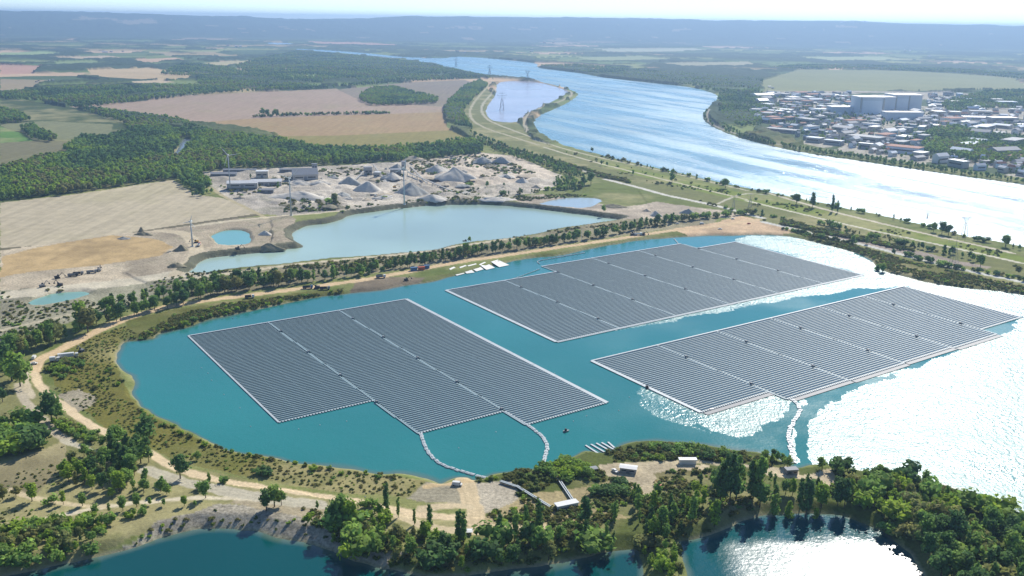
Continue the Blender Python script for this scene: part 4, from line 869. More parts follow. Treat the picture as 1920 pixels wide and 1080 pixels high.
# ------------------------------------------------------------------ boxes and tubes collected into one mesh
class MB:
    def __init__(s): s.V = []; s.F = []; s.M = []
    def quad(s, a, b, c, d, m=0):
        k = len(s.V); s.V += [tuple(a), tuple(b), tuple(c), tuple(d)]; s.F.append((k, k+1, k+2, k+3)); s.M.append(m)
    def poly(s, pts, m=0):
        k = len(s.V); s.V += [tuple(p) for p in pts]; s.F.append(tuple(range(k, k+len(pts)))); s.M.append(m)
    def box(s, c, d, rz=0, m=0, tx=0, top=1.0):
        """centre, full size, turn about z, tilt about local x, top taper"""
        q = Matrix.Rotation(rz, 3, 'Z') @ Matrix.Rotation(tx, 3, 'X'); k = len(s.V); c = Vector(c)
        for z in (-.5, .5):
            f = top if z > 0 else 1
            for x, y in ((-.5, -.5), (.5, -.5), (.5, .5), (-.5, .5)):
                s.V.append(tuple(c+q @ Vector((x*d[0]*f, y*d[1]*f, z*d[2]))))
        for f in ((0, 3, 2, 1), (4, 5, 6, 7), (0, 1, 5, 4), (1, 2, 6, 5), (2, 3, 7, 6), (3, 0, 4, 7)):
            s.F.append(tuple(k+i for i in f)); s.M.append(m)
    def tube(s, a, b, r0, r1=None, n=8, m=0, cap=True):
        r1 = r0 if r1 is None else r1; a = Vector(a); b = Vector(b); d = (b-a).normalized(); u = d.orthogonal().normalized(); v = d.cross(u); k = len(s.V)
        for p, q in ((a, r0), (b, r1)):
            for i in range(n):
                t = 2*math.pi*i/n; s.V.append(tuple(p+(u*math.cos(t)+v*math.sin(t))*q))
        for i in range(n): s.F.append((k+i, k+(i+1) % n, k+n+(i+1) % n, k+n+i)); s.M.append(m)
        if cap: s.F.append(tuple(k+n-1-i for i in range(n))); s.M.append(m); s.F.append(tuple(k+n+i for i in range(n))); s.M.append(m)
    def mesh(s, name, mats, smooth=False):
        me = bpy.data.meshes.new(name); me.from_pydata(s.V, [], s.F); me.update()
        for mt in (mats if isinstance(mats, (list, tuple)) else [mats]): me.materials.append(mt)
        me.polygons.foreach_set('material_index', np.array(s.M, np.int32))
        if smooth: me.polygons.foreach_set('use_smooth', np.ones(len(s.F), bool))
        return me
    def build(s, name, mats, parent=None, smooth=False): return link(name, s.mesh(name, mats, smooth), parent)

M_FLOAT = plain('float_plastic', rgb(152,176,180), .55, 0, .12, .8)
M_FLOATW = plain('float_plastic_white', rgb(186,194,194), .5, 0, .12, .8)
M_STEEL = plain('galvanised_steel', rgb(150,155,158), .5, .3, .15)
M_WHITE = plain('white_paint', rgb(222,222,216), .5, 0, .08)
M_GREY = plain('grey_paint', rgb(128,130,130), .6)
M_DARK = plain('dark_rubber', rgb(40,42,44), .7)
M_YEL = plain('machine_yellow', rgb(196,150,40), .5)
M_RED = plain('machine_orange', rgb(190,84,40), .5)
M_BLUE = plain('blue_sheet', rgb(70,110,150), .5)
M_GLASS = plain('window_glass', rgb(30,40,50), .1)
def panel_material():
    m_, nt, b = mat_new('solar_panel'); L = nt.links.new
    tc = N(nt, 'ShaderNodeTexCoord'); mp = N(nt, 'ShaderNodeMapping'); L(tc.outputs['Object'], mp.inputs['Vector'])
    br = N(nt, 'ShaderNodeTexBrick', offset=0.0, Scale=1.0); L(mp.outputs[0], br.inputs['Vector'])
    br.inputs['Color1'].default_value = (*rgb(34,64,74), 1); br.inputs['Color2'].default_value = (*rgb(42,74,82), 1); br.inputs['Mortar'].default_value = (*rgb(80,108,120), 1)
    br.inputs['Mortar Size'].default_value = .03; br.inputs['Brick Width'].default_value = 1.05; br.inputs['Row Height'].default_value = 5.0
    oi = N(nt, 'ShaderNodeObjectInfo'); no = N(nt, 'ShaderNodeTexNoise', Scale=.06); L(tc.outputs['Object'], no.inputs['Vector'])
    L(br.outputs[0], b.inputs['Base Color']); b.inputs['Roughness'].default_value = .22; b.inputs['Specular IOR Level'].default_value = .5
    mr = N(nt, 'ShaderNodeMapRange'); L(no.outputs[0], mr.inputs[0]); mr.inputs[3].default_value = .18; mr.inputs[4].default_value = .32; L(mr.outputs[0], b.inputs['Roughness'])
    return m_
M_PANEL = panel_material()

# ------------------------------------------------------------------ floating solar islands
TH = R(-55.47); CD = np.array([math.cos(TH), math.sin(TH)]); RDIR = np.array([-math.sin(TH), math.cos(TH)])  # down a strip / along a row
def uv(px, py, z=.5):
    p = np.array(G(px, py, z)); return p @ RDIR, p @ CD
def mu(*pts): return sum(uv(*p)[0] for p in pts)/len(pts)
def mv(*pts): return sum(uv(*p)[1] for p in pts)/len(pts)
ISLANDS = [
 dict(label='nearest floating solar island of three long panel blocks at the left', div=[mu((352.5,628.8),(522.5,791)), mu((500,605.5),(697.5,752),(793,811)), mu((635,582),(945,770)), mu((762,560.5),(1140,755.5))],
      top=[mv((352.5,628.8),(762,560.5))]*3, bot=[mv((522.5,791),(697.5,752)), mv((793,811),(945,770)), mv((995,792.5),(1140,755.5))], wide=(1.3, 3.0)),
 dict(label='farthest floating solar island of six panel blocks below the sand track', div=[mu((837,544),(1045,641.5)), mu((951,527),(1162,616)), mu((1043,509),(1265,591.5)), mu((1112,485),(1366,569)), mu((1201,470.6),(1455,549)), mu((1309,465),(1539,531)), mu((1376,453),(1617,514.4))],
      top=[mv((837,544),(1043,509))]*2+[mv((1016,497),(1201,471))]*1+[mv((1016,497),(1201,471),(1272,457))]*2+[mv((1309.6,465.4),(1376,453))], bot=[mv((1045,641.5),(1617,514.4))]*6, wide=(3.0, 1.3)),
 dict(label='right floating solar island of six pale panel blocks beside the white glare', div=[mu((1110,675),(1313,773.5)), mu((1236,649),(1442.5,734)), mu((1344.6,621.5),(1590,711)), mu((1442.5,598.5),(1697,677.5)), mu((1539.4,576.4),(1782,650)), mu((1621.4,556.8),(1876,627)), mu((1697,536.4),(1907,593))],
      top=[mv((1110,675),(1697,536.4))]*6, bot=[mv((1313,773.5),(1442.5,734)), mv((1482,748),(1590,711)), mv((1600,712),(1697,679)), mv((1697,679),(1782,651)), mv((1782,651),(1876,627)), mv((1854,616),(1907,594))], wide=(2.8, 1.3)),
]
PITCH_R = 2.75
def w3(u, v, z): p = RDIR*u+CD*v; return (p[0], p[1], z)
ANG = math.atan2(RDIR[1], RDIR[0])
for isl in ISLANDS:
    d = isl['div']; n = len(d)-1
    root = empty('floating_solar_island', w3((d[0]+d[-1])/2, (isl['top'][0]+isl['bot'][0])/2, 0), ANG, label=isl['label'], cat='floating solar farm', group='floating solar islands on the lake')
    base = (d[0]+d[-1])/2, (isl['top'][0]+isl['bot'][0])/2
    rows = []; blocks = []
    # local axes of the island: x along a row, y up the strip (minus v)
    for k in range(n):
        u0, u1 = d[k], d[k+1]; v0, v1 = isl['top'][k], isl['bot'][k]
        gl = 1.1 if k else isl['wide'][0]*.5+.3; gr = 1.1
        if k == n-1: gr = isl['wide'][1]*.6+.3
        L_ = (u1-gr)-(u0+gl); cx = (u0+gl+u1-gr)/2-base[0]
        mb = MB()   # one row: tilted panels over a pale float walkway
        mb.box((0, .35, .55), (L_, 1.65, .06), 0, 0, R(-11))
        mb.box((0, -.95, .34), (L_, .82, .24), 0, 1)
        mb.box((0, .35, .16), (L_-.3, 1.3, .22), 0, 2)
        nb = int(L_/12)
        for q in range(1, nb): mb.box((-L_/2+q*L_/nb, .35, .575), (.18, 1.7, .09), 0, 1, R(-11))
        rowme = mb.mesh('panel_row', [M_PANEL, M_FLOAT, M_GREY])
        nr = int((v1-v0-2.2)/PITCH_R); step = (v1-v0-2.2)/nr
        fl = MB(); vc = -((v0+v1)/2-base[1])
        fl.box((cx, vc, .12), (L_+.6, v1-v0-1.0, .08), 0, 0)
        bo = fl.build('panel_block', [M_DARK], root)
        for r_i in range(nr):
            vv = v0+1.4+step*(r_i+.5); y = -(vv-base[1])
            pw = RDIR*(cx+base[0])+CD*vv
            rows.append((depth(pw[0], pw[1]), bo, rowme, (cx, y, 0), L_))
    rows.sort(key=lambda t: t[0])
    for i, (dd, bo, me, loc, L_) in enumerate(rows[:100]):
        o = link('panel_row', me, bo); o.location = loc
    # the farther rows: one part carrying the remaining rows
    rem = rows[100:]
    if rem:
        me = bpy.data.meshes.new('panel_rows'); VV = []; FF = []; MM = []; off = 0
        for dd, bo, m0, loc, L_ in rem:
            c = np.empty(len(m0.vertices)*3, np.float32); m0.vertices.foreach_get('co', c); c = c.reshape(-1, 3)+np.array(loc)
            f = np.empty(len(m0.loops), np.int32); m0.loops.foreach_get('vertex_index', f); mi = np.empty(len(m0.polygons), np.int32); m0.polygons.foreach_get('material_index', mi)
            VV.append(c); FF.append(f+off); MM.append(mi); off += len(c)
        me = new_mesh('panel_rows', np.concatenate(VV), np.concatenate(FF), 4)
        for q in (M_PANEL, M_FLOAT, M_GREY): me.materials.append(q)
        me.polygons.foreach_set('material_index', np.concatenate(MM)); o = link('panel_rows', me, root); o['kind'] = 'stuff'
    # walkways between and round the blocks
    def lx(u, v): return (u-base[0], -(v-base[1]))
    for k in range(n+1):
        vt = isl['top'][min(k, n-1)] if k == 0 else min(isl['top'][k-1], isl['top'][min(k, n-1)])
        vb = isl['bot'][min(k, n-1)] if k == 0 else max(isl['bot'][k-1], isl['bot'][min(k, n-1)])
        x, y0 = lx(d[k], vt); y1 = lx(d[k], vb)[1]
        wk = MB(); edge = k in (0, n); wd = (isl['wide'][0] if k == 0 else isl['wide'][1]) if edge else 1.3
        seg = max(3, int((y0-y1)/26)); 
        for s in range(seg):
            a = y0+(y1-y0)*s/seg; b = y0+(y1-y0)*(s+1)/seg
            if edge:
                wk.box((x, (a+b)/2, .36), (wd, abs(b-a)-.3, .34))
            else:
                off = -.35 if s % 2 else .35
                wk.box((x+off-.35, (a+b)/2, .36), (.75, abs(b-a)-.4, .34)); wk.box((x+off+.65, (a+b)/2-1.5, .36), (.6, abs(b-a)-3.4, .34))
        wk.build('walkway', [M_FLOATW if k in (0, n) else M_FLOAT], root)
        if not edge:
            for s in range(1, seg, 2):
                cb = MB(); cb.box((x+.2, y0+(y1-y0)*s/seg, .95), (1.3, 1.6, 1.3)); cb.build('inverter_box', [M_GREY], root)
    for k in range(n):
        for v, beads in ((isl['top'][k], False), (isl['bot'][k], True)):
            x0, y = lx(d[k], v); x1 = lx(d[k+1], v)[0]; eb = MB()
            if beads:
                q = x0
                while q < x1: eb.box((q+.5, y, .36), (1.0, 1.3, .45)); q += 1.95
                eb.box(((x0+x1)/2, y+.95, .3), (x1-x0, .35, .2), 0, 1)
                if isl is ISLANDS[1]: eb.box(((x0+x1)/2, y-.9, .3), (x1-x0, 1.6, .3), 0, 0)
            else: eb.box(((x0+x1)/2, y, .36), (x1-x0, 1.5, .4))
            eb.build('edge_float', [M_FLOATW, M_GREY], root)
    # wider apron along the lower edge of the far right blocks
    if isl is ISLANDS[2]:
        for k in (0, 1, 2, 3, 4):
            x0, y = lx(d[k], isl['bot'][k]); x1 = lx(d[k+1], isl['bot'][k])[0]; ab = MB()
            ab.box(((x0+x1)/2, y-3.0, .25), (x1-x0-1, 3.6, .2)); ab.build('mooring_apron', [M_GREY], root)

# ------------------------------------------------------------------ float chains that carry the cables ashore
def chain(name, pts, wdt, step, label, z=.35, jit=.35, mat=None, sink=0):
    P = catmull([G(x, y, z) for x, y in pts], 6, False); seg = np.hypot(*np.diff(P, axis=0).T); s = np.concatenate([[0], np.cumsum(seg)])
    root = empty(name, (P[0][0], P[0][1], 0), label=label, cat='cable float line', group=None)
    mb = MB(); mb.box((0, 0, 0), (step*.86, wdt, .55)); mb.box((0, 0, .36), (step*.7, wdt*.35, .16))
    me = mb.mesh('float', [mat or M_FLOATW]); t = step/2
    while t < s[-1]:
        x = np.interp(t, s, P[:, 0]); y = np.interp(t, s, P[:, 1]); x2 = np.interp(t+.5, s, P[:, 0]); y2 = np.interp(t+.5, s, P[:, 1]); x1_ = np.interp(t-.5, s, P[:, 0]); y1_ = np.interp(t-.5, s, P[:, 1])
        o = link('float', me, root); a = math.atan2(y2-y1_, x2-x1_)
        o.location = (x-P[0][0]+random.uniform(-jit, jit), y-P[0][1]+random.uniform(-jit, jit), z-.1); o.rotation_euler = (0, 0, a+random.uniform(-.25, .25)*jit*2)
        t += step
    return root
chain('cable_float_line', [(790,812),(793,825),(799,840),(812,858),(835,873),(880,888),(915,896),(938,902)], 1.9, 3.2, 'white curved float line from the left island down to the jetty')
chain('cable_float_line', [(945,771),(965,782),(985,794),(1005,808),(1020,822),(1026,838),(1022,856),(1016,872)], 2.0, 3.0, 'white curved float line bending ashore right of the jetty')
chain('cable_float_line', [(1486,748),(1500,765),(1492,785),(1478,812),(1482,835),(1490,868)], 2.4, 3.2, 'white kinked float line from the right island to the wooded shore', jit=.5)
chain('boom_line', [(840,545),(900,536),(960,523),(1010,505)], .6, 4.5, 'thin pale boom along the upper edge of the far island', jit=.1)
chain('boom_line', [(1272,457),(1268,452),(1264,448)], .9, 3.0, 'short white float stub at the top of the far island', jit=.1)
chain('boom_line', [(1012,495),(1008,491),(1015,488),(1060,480),(1100,473)], .8, 5, 'hooked pale float line at the upper left tip of the far island', jit=.1)
def ducts(p0, p1, label, gap=1.0):
    a = Vector((*G(*p0, 2.9), 2.9)); b = Vector((*G(*p1, 3.2), 3.2)); d = (b-a).normalized(); s = Vector((-d.y, d.x, 0))
    root = empty('cable_duct', a[:], label=label, cat='cable duct', group='cable ducts crossing the shore')
    for q in (-gap/2, gap/2):
        mb = MB(); mb.box(((b-a)/2+s*q)[:], ((b-a).length, .5, .4), math.atan2(d.y, d.x)); mb.build('trough', [M_FLOATW], root)
    mb = MB(); mb.box(((b-a)/2-Vector((0, 0, .35)))[:], ((b-a).length, 1.7, .3), math.atan2(d.y, d.x)); mb.build('bed', [M_DARK], root)
ducts((968,911),(1041,955), 'straight white cable duct crossing the gravel pad to the low station')
ducts((1046,896),(1080,946), 'straight white cable duct from the shrubs to the low station')
ducts((938,902),(968,911), 'short cable duct at the water edge beside the jetty')
ducts((1016,876),(1044,894), 'short cable duct at the water edge under the bright shrubs')
# ------------------------------------------------------------------ helpers for things on the ground
def gp(px, py, z=2.2):
    x, y = G(px, py, z); zz = float(hz(x, y)[0]); x, y = G(px, py, zz); return x, y, zz
def mscale(px, py): return depth(*gp(px, py)[:2])/FPX   # metres per photo pixel there
def noise_mat(name, c1, c2, sc=.3, rough=.95):
    m_, nt, b = mat_new(name); geo = N(nt, 'ShaderNodeNewGeometry'); no = N(nt, 'ShaderNodeTexNoise', Scale=sc, Detail=6.0, Roughness=.65)
    nt.links.new(geo.outputs['Position'], no.inputs['Vector']); cr = N(nt, 'ShaderNodeMapRange'); cr.inputs[1].default_value = .3; cr.inputs[2].default_value = .7; nt.links.new(no.outputs['Fac'], cr.inputs[0])
    mx = N(nt, 'ShaderNodeMixRGB'); mx.inputs[1].default_value = (*c1, 1); mx.inputs[2].default_value = (*c2, 1); nt.links.new(cr.outputs[0], mx.inputs[0]); nt.links.new(mx.outputs[0], b.inputs['Base Color']); b.inputs['Roughness'].default_value = rough
    bp = N(nt, 'ShaderNodeBump', Strength=.6, Distance=.5); nt.links.new(no.outputs['Fac'], bp.inputs['Height']); nt.links.new(bp.outputs[0], b.inputs['Normal'])
    return m_
M_GRAV = noise_mat('grey_gravel', rgb(196,190,176), rgb(216,208,192)); M_GRAVD = noise_mat('dark_gravel', rgb(154,156,150), rgb(180,178,168)); M_SAND = noise_mat('pale_sand', rgb(196,182,156), rgb(176,162,136)); M_SOIL = noise_mat('dark_spoil', rgb(118,116,94), rgb(148,138,110))
M_TOWER = plain('pale_grey_paint', rgb(176,186,190), .6); M_CONC = plain('concrete', rgb(176,174,166), .85); M_CREAM = plain('cream_render', rgb(206,196,176), .85); M_BLUEG = plain('blue_grey_cladding', rgb(206,214,220), .7, 0, .05, .03); M_PALE = plain('pale_cladding', rgb(220,228,234), .7, 0, .05, .03)
M_TILE = plain('clay_tile', rgb(170,120,96), .85); M_ROOFG = plain('grey_roof', rgb(138,142,146), .7); M_ROOFW = plain('white_roof', rgb(222,222,218), .5)

def heap(px, py, wpx, hpx, mat, label, elong=1.0, rz=0.0, ridge=False, seed=1, name='gravel_pile'):
    """a tipped cone or ridge of stone: px,py = middle of its base in the photo"""
    x, y, z = gp(px, py); s = mscale(px, py); rx = wpx*s/2; h = hpx*s; ry = rx*elong
    n, mm = 34, 13; V = []; F = []
    for j in range(mm+1):
        t = j/mm
        for i in range(n):
            a = 2*math.pi*i/n; q = t*(1+.12*math.sin(3*a+seed)+.07*math.sin(7*a+seed*2))
            zz = h*max(0, (1-t))**.92
            X_, Y_ = math.cos(a)*q*rx, math.sin(a)*q*ry
            if ridge: zz = h*min(1, max(0, 1-max(0, (math.hypot(X_/rx, Y_/ry)-.25))/.75)); 
            zz *= 1+.10*math.sin(a*5+seed*3)*t
            V.append((X_, Y_, zz+(float(fbm(np.array([X_+seed*31]), np.array([Y_]), max(h, 2), 160, 3)[0])-.5)*h*.46*(1 if t > 0 else 0)-(.5 if j == mm else 0)))
    for j in range(mm):
        for i in range(n): F.append((j*n+i, (j+1)*n+i, (j+1)*n+(i+1) % n, j*n+(i+1) % n))
    me = bpy.data.meshes.new(name); me.from_pydata(V, [], F); me.update(); me.materials.append(mat); me.polygons.foreach_set('use_smooth', np.ones(len(F), bool))
    o = link(name, me); o.location = (x, y, z-.1); o.rotation_euler = (0, 0, rz)
    return tag(o, label, 'gravel pile', 'gravel and sand piles of the quarry')
HP = [
 (850,335,78,22,M_GRAV,'large grey cone pile at the right end of the quarry',.7),(905,305,42,12,M_GRAVD,'dark grey pile beside the wood at the top right of the quarry',.8),(940,304,36,10,M_GRAVD,'slate grey pile nearest the river canal',.7),
 (950,332,18,6,M_GRAVD,'small dark pile alone on the pink sand',.8),(980,343,32,11,M_GRAV,'pale cone pile in front of the low trees',.8),(912,332,18,4,M_SOIL,'flat brown heap beside the small dark pile',.8),
 (770,364,62,22,M_GRAVD,'dark green-grey cone pile under the conveyor tower',.8),(655,346,44,15,M_GRAVD,'steep dark pile left of the crusher',.7),(690,358,56,18,M_GRAV,'pale cone pile in the middle of the quarry',.8),
 (560,372,130,14,M_GRAV,'long low grey pile in front of the long white shed',.45),(812,374,60,10,M_GRAV,'low wide pile below the conveyor line',.6),(735,335,40,12,M_GRAV,'pale heap at the foot of the crusher',.8),
 (705,300,36,8,M_SAND,'small sandy heap behind the crusher',.8),(775,302,60,10,M_SAND,'broad sandy mound behind the conveyor tower',.6),(1228,405,26,10,M_GRAV,'grey cone pile behind the long tree row',.8),
 (1290,400,34,9,M_GRAVD,'dark grey heap beside the river road',.6),(1212,396,24,5,M_SAND,'low sandy heap left of the grey cone',.7),(930,375,80,7,M_GRAV,'long low grey bank above the quarry lake',.4),
 (1150,388,50,6,M_SOIL,'brown spoil bank beside the milky puddle',.5),(505,468,56,13,M_SOIL,'dark pointed spoil heap on the lake spit',.5),(497,440,28,8,M_GRAV,'grey heap on the dug spit beside the round lagoon',.7),
 (270,440,40,6,M_SOIL,'dark flat earth heap at the edge of the beige field',.5),(340,470,30,12,M_SOIL,'dark cut earth heap at the head of the haul track',.8),(265,434,10,9,M_SOIL,'small pointed earth heap at the field edge',.8),
 (232,448,26,5,M_GRAVD,'slate grey heap on the orange soil',.5),(600,345,40,8,M_GRAV,'grey mound right of the long white shed',.6),(720,372,50,6,M_GRAV,'low grey mound beside the conveyor',.5),
 (870,372,44,5,M_SAND,'pale mound near the corner of the haul road',.5),(1005,352,26,5,M_SAND,'pale mound among the low trees',.6),(745,318,30,12,M_GRAVD,'dark pile tight behind the crusher',.8),
 (820,322,50,14,M_GRAV,'smooth grey pile left of the large cone',.7),(560,345,60,8,M_GRAV,'flat grey pile behind the turbine mast',.5),(450,372,30,5,M_SAND,'pale sand bank beside the lane',.5)]
for i, a in enumerate(HP): heap(*a[:6], elong=a[6], rz=random.uniform(-.3, .3), seed=i+1)
gq = np.random.default_rng(5); QP_ = [(400,340),(620,322),(760,312),(900,296),(1030,334),(990,356),(850,372),(620,392),(500,394)]; kq = 0
while kq < 30:
    a_, b_ = 400+640*gq.random(), 298+96*gq.random()
    if not inpoly(np.array([a_]), np.array([b_]), QP_)[0] or (a_ < 600 and b_ < 366): continue
    heap(a_, b_, 14+30*gq.random(), 2+4.5*gq.random(), (M_GRAV, M_SAND, M_GRAVD, M_SOIL)[kq % 4], 'low %s mound among the larger quarry piles' % ('pale grey', 'sandy', 'grey', 'brown')[kq % 4], elong=.5+.4*gq.random(), rz=gq.random()*3, seed=70+kq); kq += 1
# dark cut bank tongue
heap(330,500,34,8,M_SOIL,'dark earth ridge beside the haul track bend',.9,.8,True,40,'earth_ridge')['category'] = 'earth ridge'

for a in ((950,202,66,'lowest reed ridge across the settling basin'),(968,184,84,'middle reed ridge across the settling basin'),(990,168,96,'upper reed ridge across the settling basin')):
    heap(a[0], a[1], a[2], 1.3, M_SOIL, a[3], .035, R(4), True, 61, 'reed_ridge')['category'] = 'reed ridge'
# ------------------------------------------------------------------ buildings
def shed(px, py, lpx, dep, h, rz, wall, roof, label, name='industrial_shed', cat='shed', gable=.18, windows=True, group=None, lm=None, parts=True):
    x, y, z = gp(px, py); L_ = lm or lpx*mscale(px, py)
    root = empty(name, (x, y, z), rz, label=label, cat=cat, group=group)
    wb = MB(); wb.box((0, 0, h/2-.3), (L_, dep, h+.6)); wb.build('wall', [wall], root)
    r = MB(); rg = dep*gable; e = .5
    a = [(-L_/2-e, -dep/2-e, h), (L_/2+e, -dep/2-e, h), (L_/2+e, dep/2+e, h), (-L_/2-e, dep/2+e, h)]; t = [(-L_/2-e, 0, h+rg), (L_/2+e, 0, h+rg)]
    if gable > 0:
        r.quad(a[0], a[1], t[1], t[0]); r.quad(a[2], a[3], t[0], t[1]); r.poly([a[1], a[2], t[1]]); r.poly([a[3], a[0], t[0]]); r.quad(a[3], a[2], a[1], a[0])
    else: r.box((0, 0, h+.25), (L_+.8, dep+.8, .5))
    r.build('roof', [roof], root)
    if windows:
        for q in (-1, 1):
            wd = MB(); wd.box((q*L_*.25, -dep/2-.02, h*.5), (L_*.3, .12, h*.22)); wd.build('window', [M_GLASS], root)
        dd = MB(); dd.box((0, -dep/2-.03, h*.32), (min(4, L_*.2), .15, h*.64)); dd.build('door', [M_GREY], root)
    return root
Q = 'quarry buildings'
shed(455,350,55,16,6,R(12),M_CONC,M_ROOFW,'long low shed with a bright white roof at the left of the quarry',group=Q)
shed(500,347,55,16,6,R(12),M_CONC,M_ROOFW,'white roofed shed joining the long one end to end',group=Q)
shed(572,335,46,26,8,R(16),M_CONC,M_ROOFG,'broad pale hall with a curved grey roof in the quarry',gable=.3,group=Q)
shed(500,362,26,9,5,R(8),M_GREY,M_ROOFG,'small dark grey shed in front of the white roofs',group=Q)
shed(492,332,22,12,9,R(10),M_CREAM,M_ROOFW,'cream block with a flat white roof behind the white sheds',gable=0,group=Q)
shed(420,330,46,12,4,R(6),M_GREY,M_ROOFG,'low grey storage shed at the upper left of the quarry',group=Q)
shed(450,322,60,8,3.5,R(5),M_GREY,M_ROOFG,'long low grey rack shed against the wood',group=Q)
shed(545,322,40,8,4,R(6),M_GREY,M_ROOFG,'grey shed tight under the dark wood',group=Q)
shed(590,318,10,5,9,R(10),M_STEEL,M_ROOFG,'narrow grey silo block near the wood',gable=0,group=Q)
shed(690,328,14,10,12,R(20),M_CONC,M_ROOFG,'pale crusher house among the gravel piles',gable=0,group=Q)
shed(708,334,12,8,9,R(-10),M_CONC,M_ROOFW,'small white screening house beside the crusher',gable=0,group=Q)
shed(742,330,20,10,10,R(10),M_GREY,M_ROOFG,'grey screening tower at the head of the conveyor',gable=0,group=Q)
shed(757,320,8,6,14,R(10),M_STEEL,M_ROOFG,'tall narrow conveyor tower above the dark cone',gable=0,group=Q)
shed(192,306,14,8,5,R(10),M_CREAM,M_TILE,'small cream house half hidden in the wood','house','house')
shed(213,303,8,8,5,R(70),M_CREAM,M_TILE,'tiny cream house at the clearing in the wood','house','house')
# station and cabins on the peninsula
shed(1062,953,0,3.4,2.6,math.atan2(G(1085,948)[1]-G(1042,957)[1], G(1085,948)[0]-G(1042,957)[0]),M_WHITE,M_ROOFW,'low white transformer station at the end of the cable ducts','transformer_station','station',gable=0,lm=11)
shed(1178,884,0,4.2,2.8,R(-14),M_CONC,M_ROOFW,'grey site cabin with a pale roof on the peninsula yard','site_cabin','cabin',gable=.12,lm=8.5)
shed(1289,869,0,2.5,2.4,R(2),M_WHITE,M_ROOFW,'long white container on the back track of the peninsula','container','container',gable=0,lm=9,windows=False)
shed(1483,888,0,3.2,2.6,R(10),M_GREY,M_ROOFG,'small dark station where the right float line comes ashore','transformer_station','station',gable=0,lm=6)
shed(1112,884,0,2.6,2.2,R(20),M_WHITE,M_ROOFG,'small white hut beside the bright shrubs','site_cabin','cabin',gable=.1,lm=3.5)
shed(878,1002,0,2.4,2.0,R(4),M_WHITE,M_ROOFW,'tiny white hut by the track junction below the jetty','site_cabin','cabin',gable=.1,lm=3)
shed(758,1,0,1,1,0,M_WHITE,M_WHITE,'x') if False else None
# containers on the dike
for a in ((776,507,6,M_BLUE,'blue container on the sandy quay'),(790,506,6,M_RED,'orange container on the sandy quay'),(800,503,5,M_BLUE,'small blue container right of the orange one')):
    shed(a[0],a[1],0,2.5,2.6,R(20),a[3],a[3],a[4],'container','container',gable=0,lm=a[2],windows=False,group='containers on the sandy quay')
# twin reactor halls beyond the town
def hall(px0, px1, pyb, hpx, dep, label, frame=True):
    x0, y0, z0 = gp(px0, pyb); x1, y1, _ = gp(px1, pyb-(px0-px1)*.006); s = mscale((px0+px1)/2, pyb); L_ = math.hypot(x1-x0, y1-y0); h = hpx*s
    rz = math.atan2(y1-y0, x1-x0); root = empty('industrial_hall', ((x0+x1)/2, (y0+y1)/2, z0), rz, label=label, cat='industrial hall', group='large blue-grey halls beyond the town')
    mb = MB(); mb.box((0, dep/2, h/2), (L_, dep, h)); mb.build('wall', [M_BLUEG], root)
    mb = MB(); mb.box((0, dep/2, h+1.2), (L_+3, dep+3, 2.4)); mb.build('roof', [M_ROOFW], root)
    if frame:
        mb = MB(); mb.box((0, -.6, h*.46), (L_*.78, 1.0, h*.76)); mb.build('front_panel', [M_PALE], root)
        for q in (-1, 1):
            mb = MB(); mb.box((q*L_*.46, -1.0, h/2), (L_*.06, 1.8, h)); mb.build('pilaster', [M_CONC], root)
    return root
hall(1610,1656,217,33,60,'left tall blue-grey hall with a white roof edge beyond the town')
hall(1676,1703,212,32,60,'middle tall hall with a bright blue front beyond the town')
hall(1703,1726,211,31,50,'right tall pale hall with a stair tower beyond the town', False)
hall(1656,1676,214,30,40,'narrow grey link block between the two tall halls', False)
hall(1662,1730,226,14,30,'wide low grey annex in front of the tall halls', False)
hall(1560,1610,214,12,40,'low blue hall left of the tall halls', False)

# town: every building on its own
TOWN = [(1425,176),(1600,176),(1600,215),(1740,215),(1740,178),(1800,178),(1930,200),(1930,332),(1850,322),(1760,308),(1640,288),(1520,268),(1440,240),(1405,215)]
P = np.array(GP(TOWN)); lo = P.min(0); hi = P.max(0); g = np.random.default_rng(77)
wallm = [M_CREAM, M_CONC, M_WHITE, M_PALE, M_CONC]; roofm = [M_ROOFW, M_ROOFG, M_ROOFG, M_TILE, M_ROOFW, M_ROOFG, M_PALE]
bl = []
tries = 0
while len(bl) < 470 and tries < 60000:
    tries += 1
    x = lo[0]+(hi[0]-lo[0])*g.random(); y = lo[1]+(hi[1]-lo[1])*g.random()**1.2
    if not inpoly(np.array([x]), np.array([y]), P)[0]: continue
    px, py = pix(x, y, 2)
    if px > 1930 or px < 1400: continue
    park = (px > 1735 and 245 < py < 300) or (px > 1765 and py < 207)
    if park and g.random() < .85: continue
    big = g.random() < .45
    L_ = (26+46*g.random()**1.6) if big else 11+9*g.random(); D_ = L_*(.35+.35*g.random()); h = (6+7*g.random()) if big else 5+4*g.random()
    if any((x-b[0])**2+(y-b[1])**2 < ((L_+b[2])*.47)**2 for b in bl): continue
    if water_sd(np.array([x]), np.array([y]))[2][0] < 30: continue
    bl.append((x, y, L_, D_, h, big))
SIDE = lambda px, py: 'near the river bank' if py > 262 else ('in the middle of the riverside town' if py > 225 else 'at the back of the riverside town')
PROTO = {}
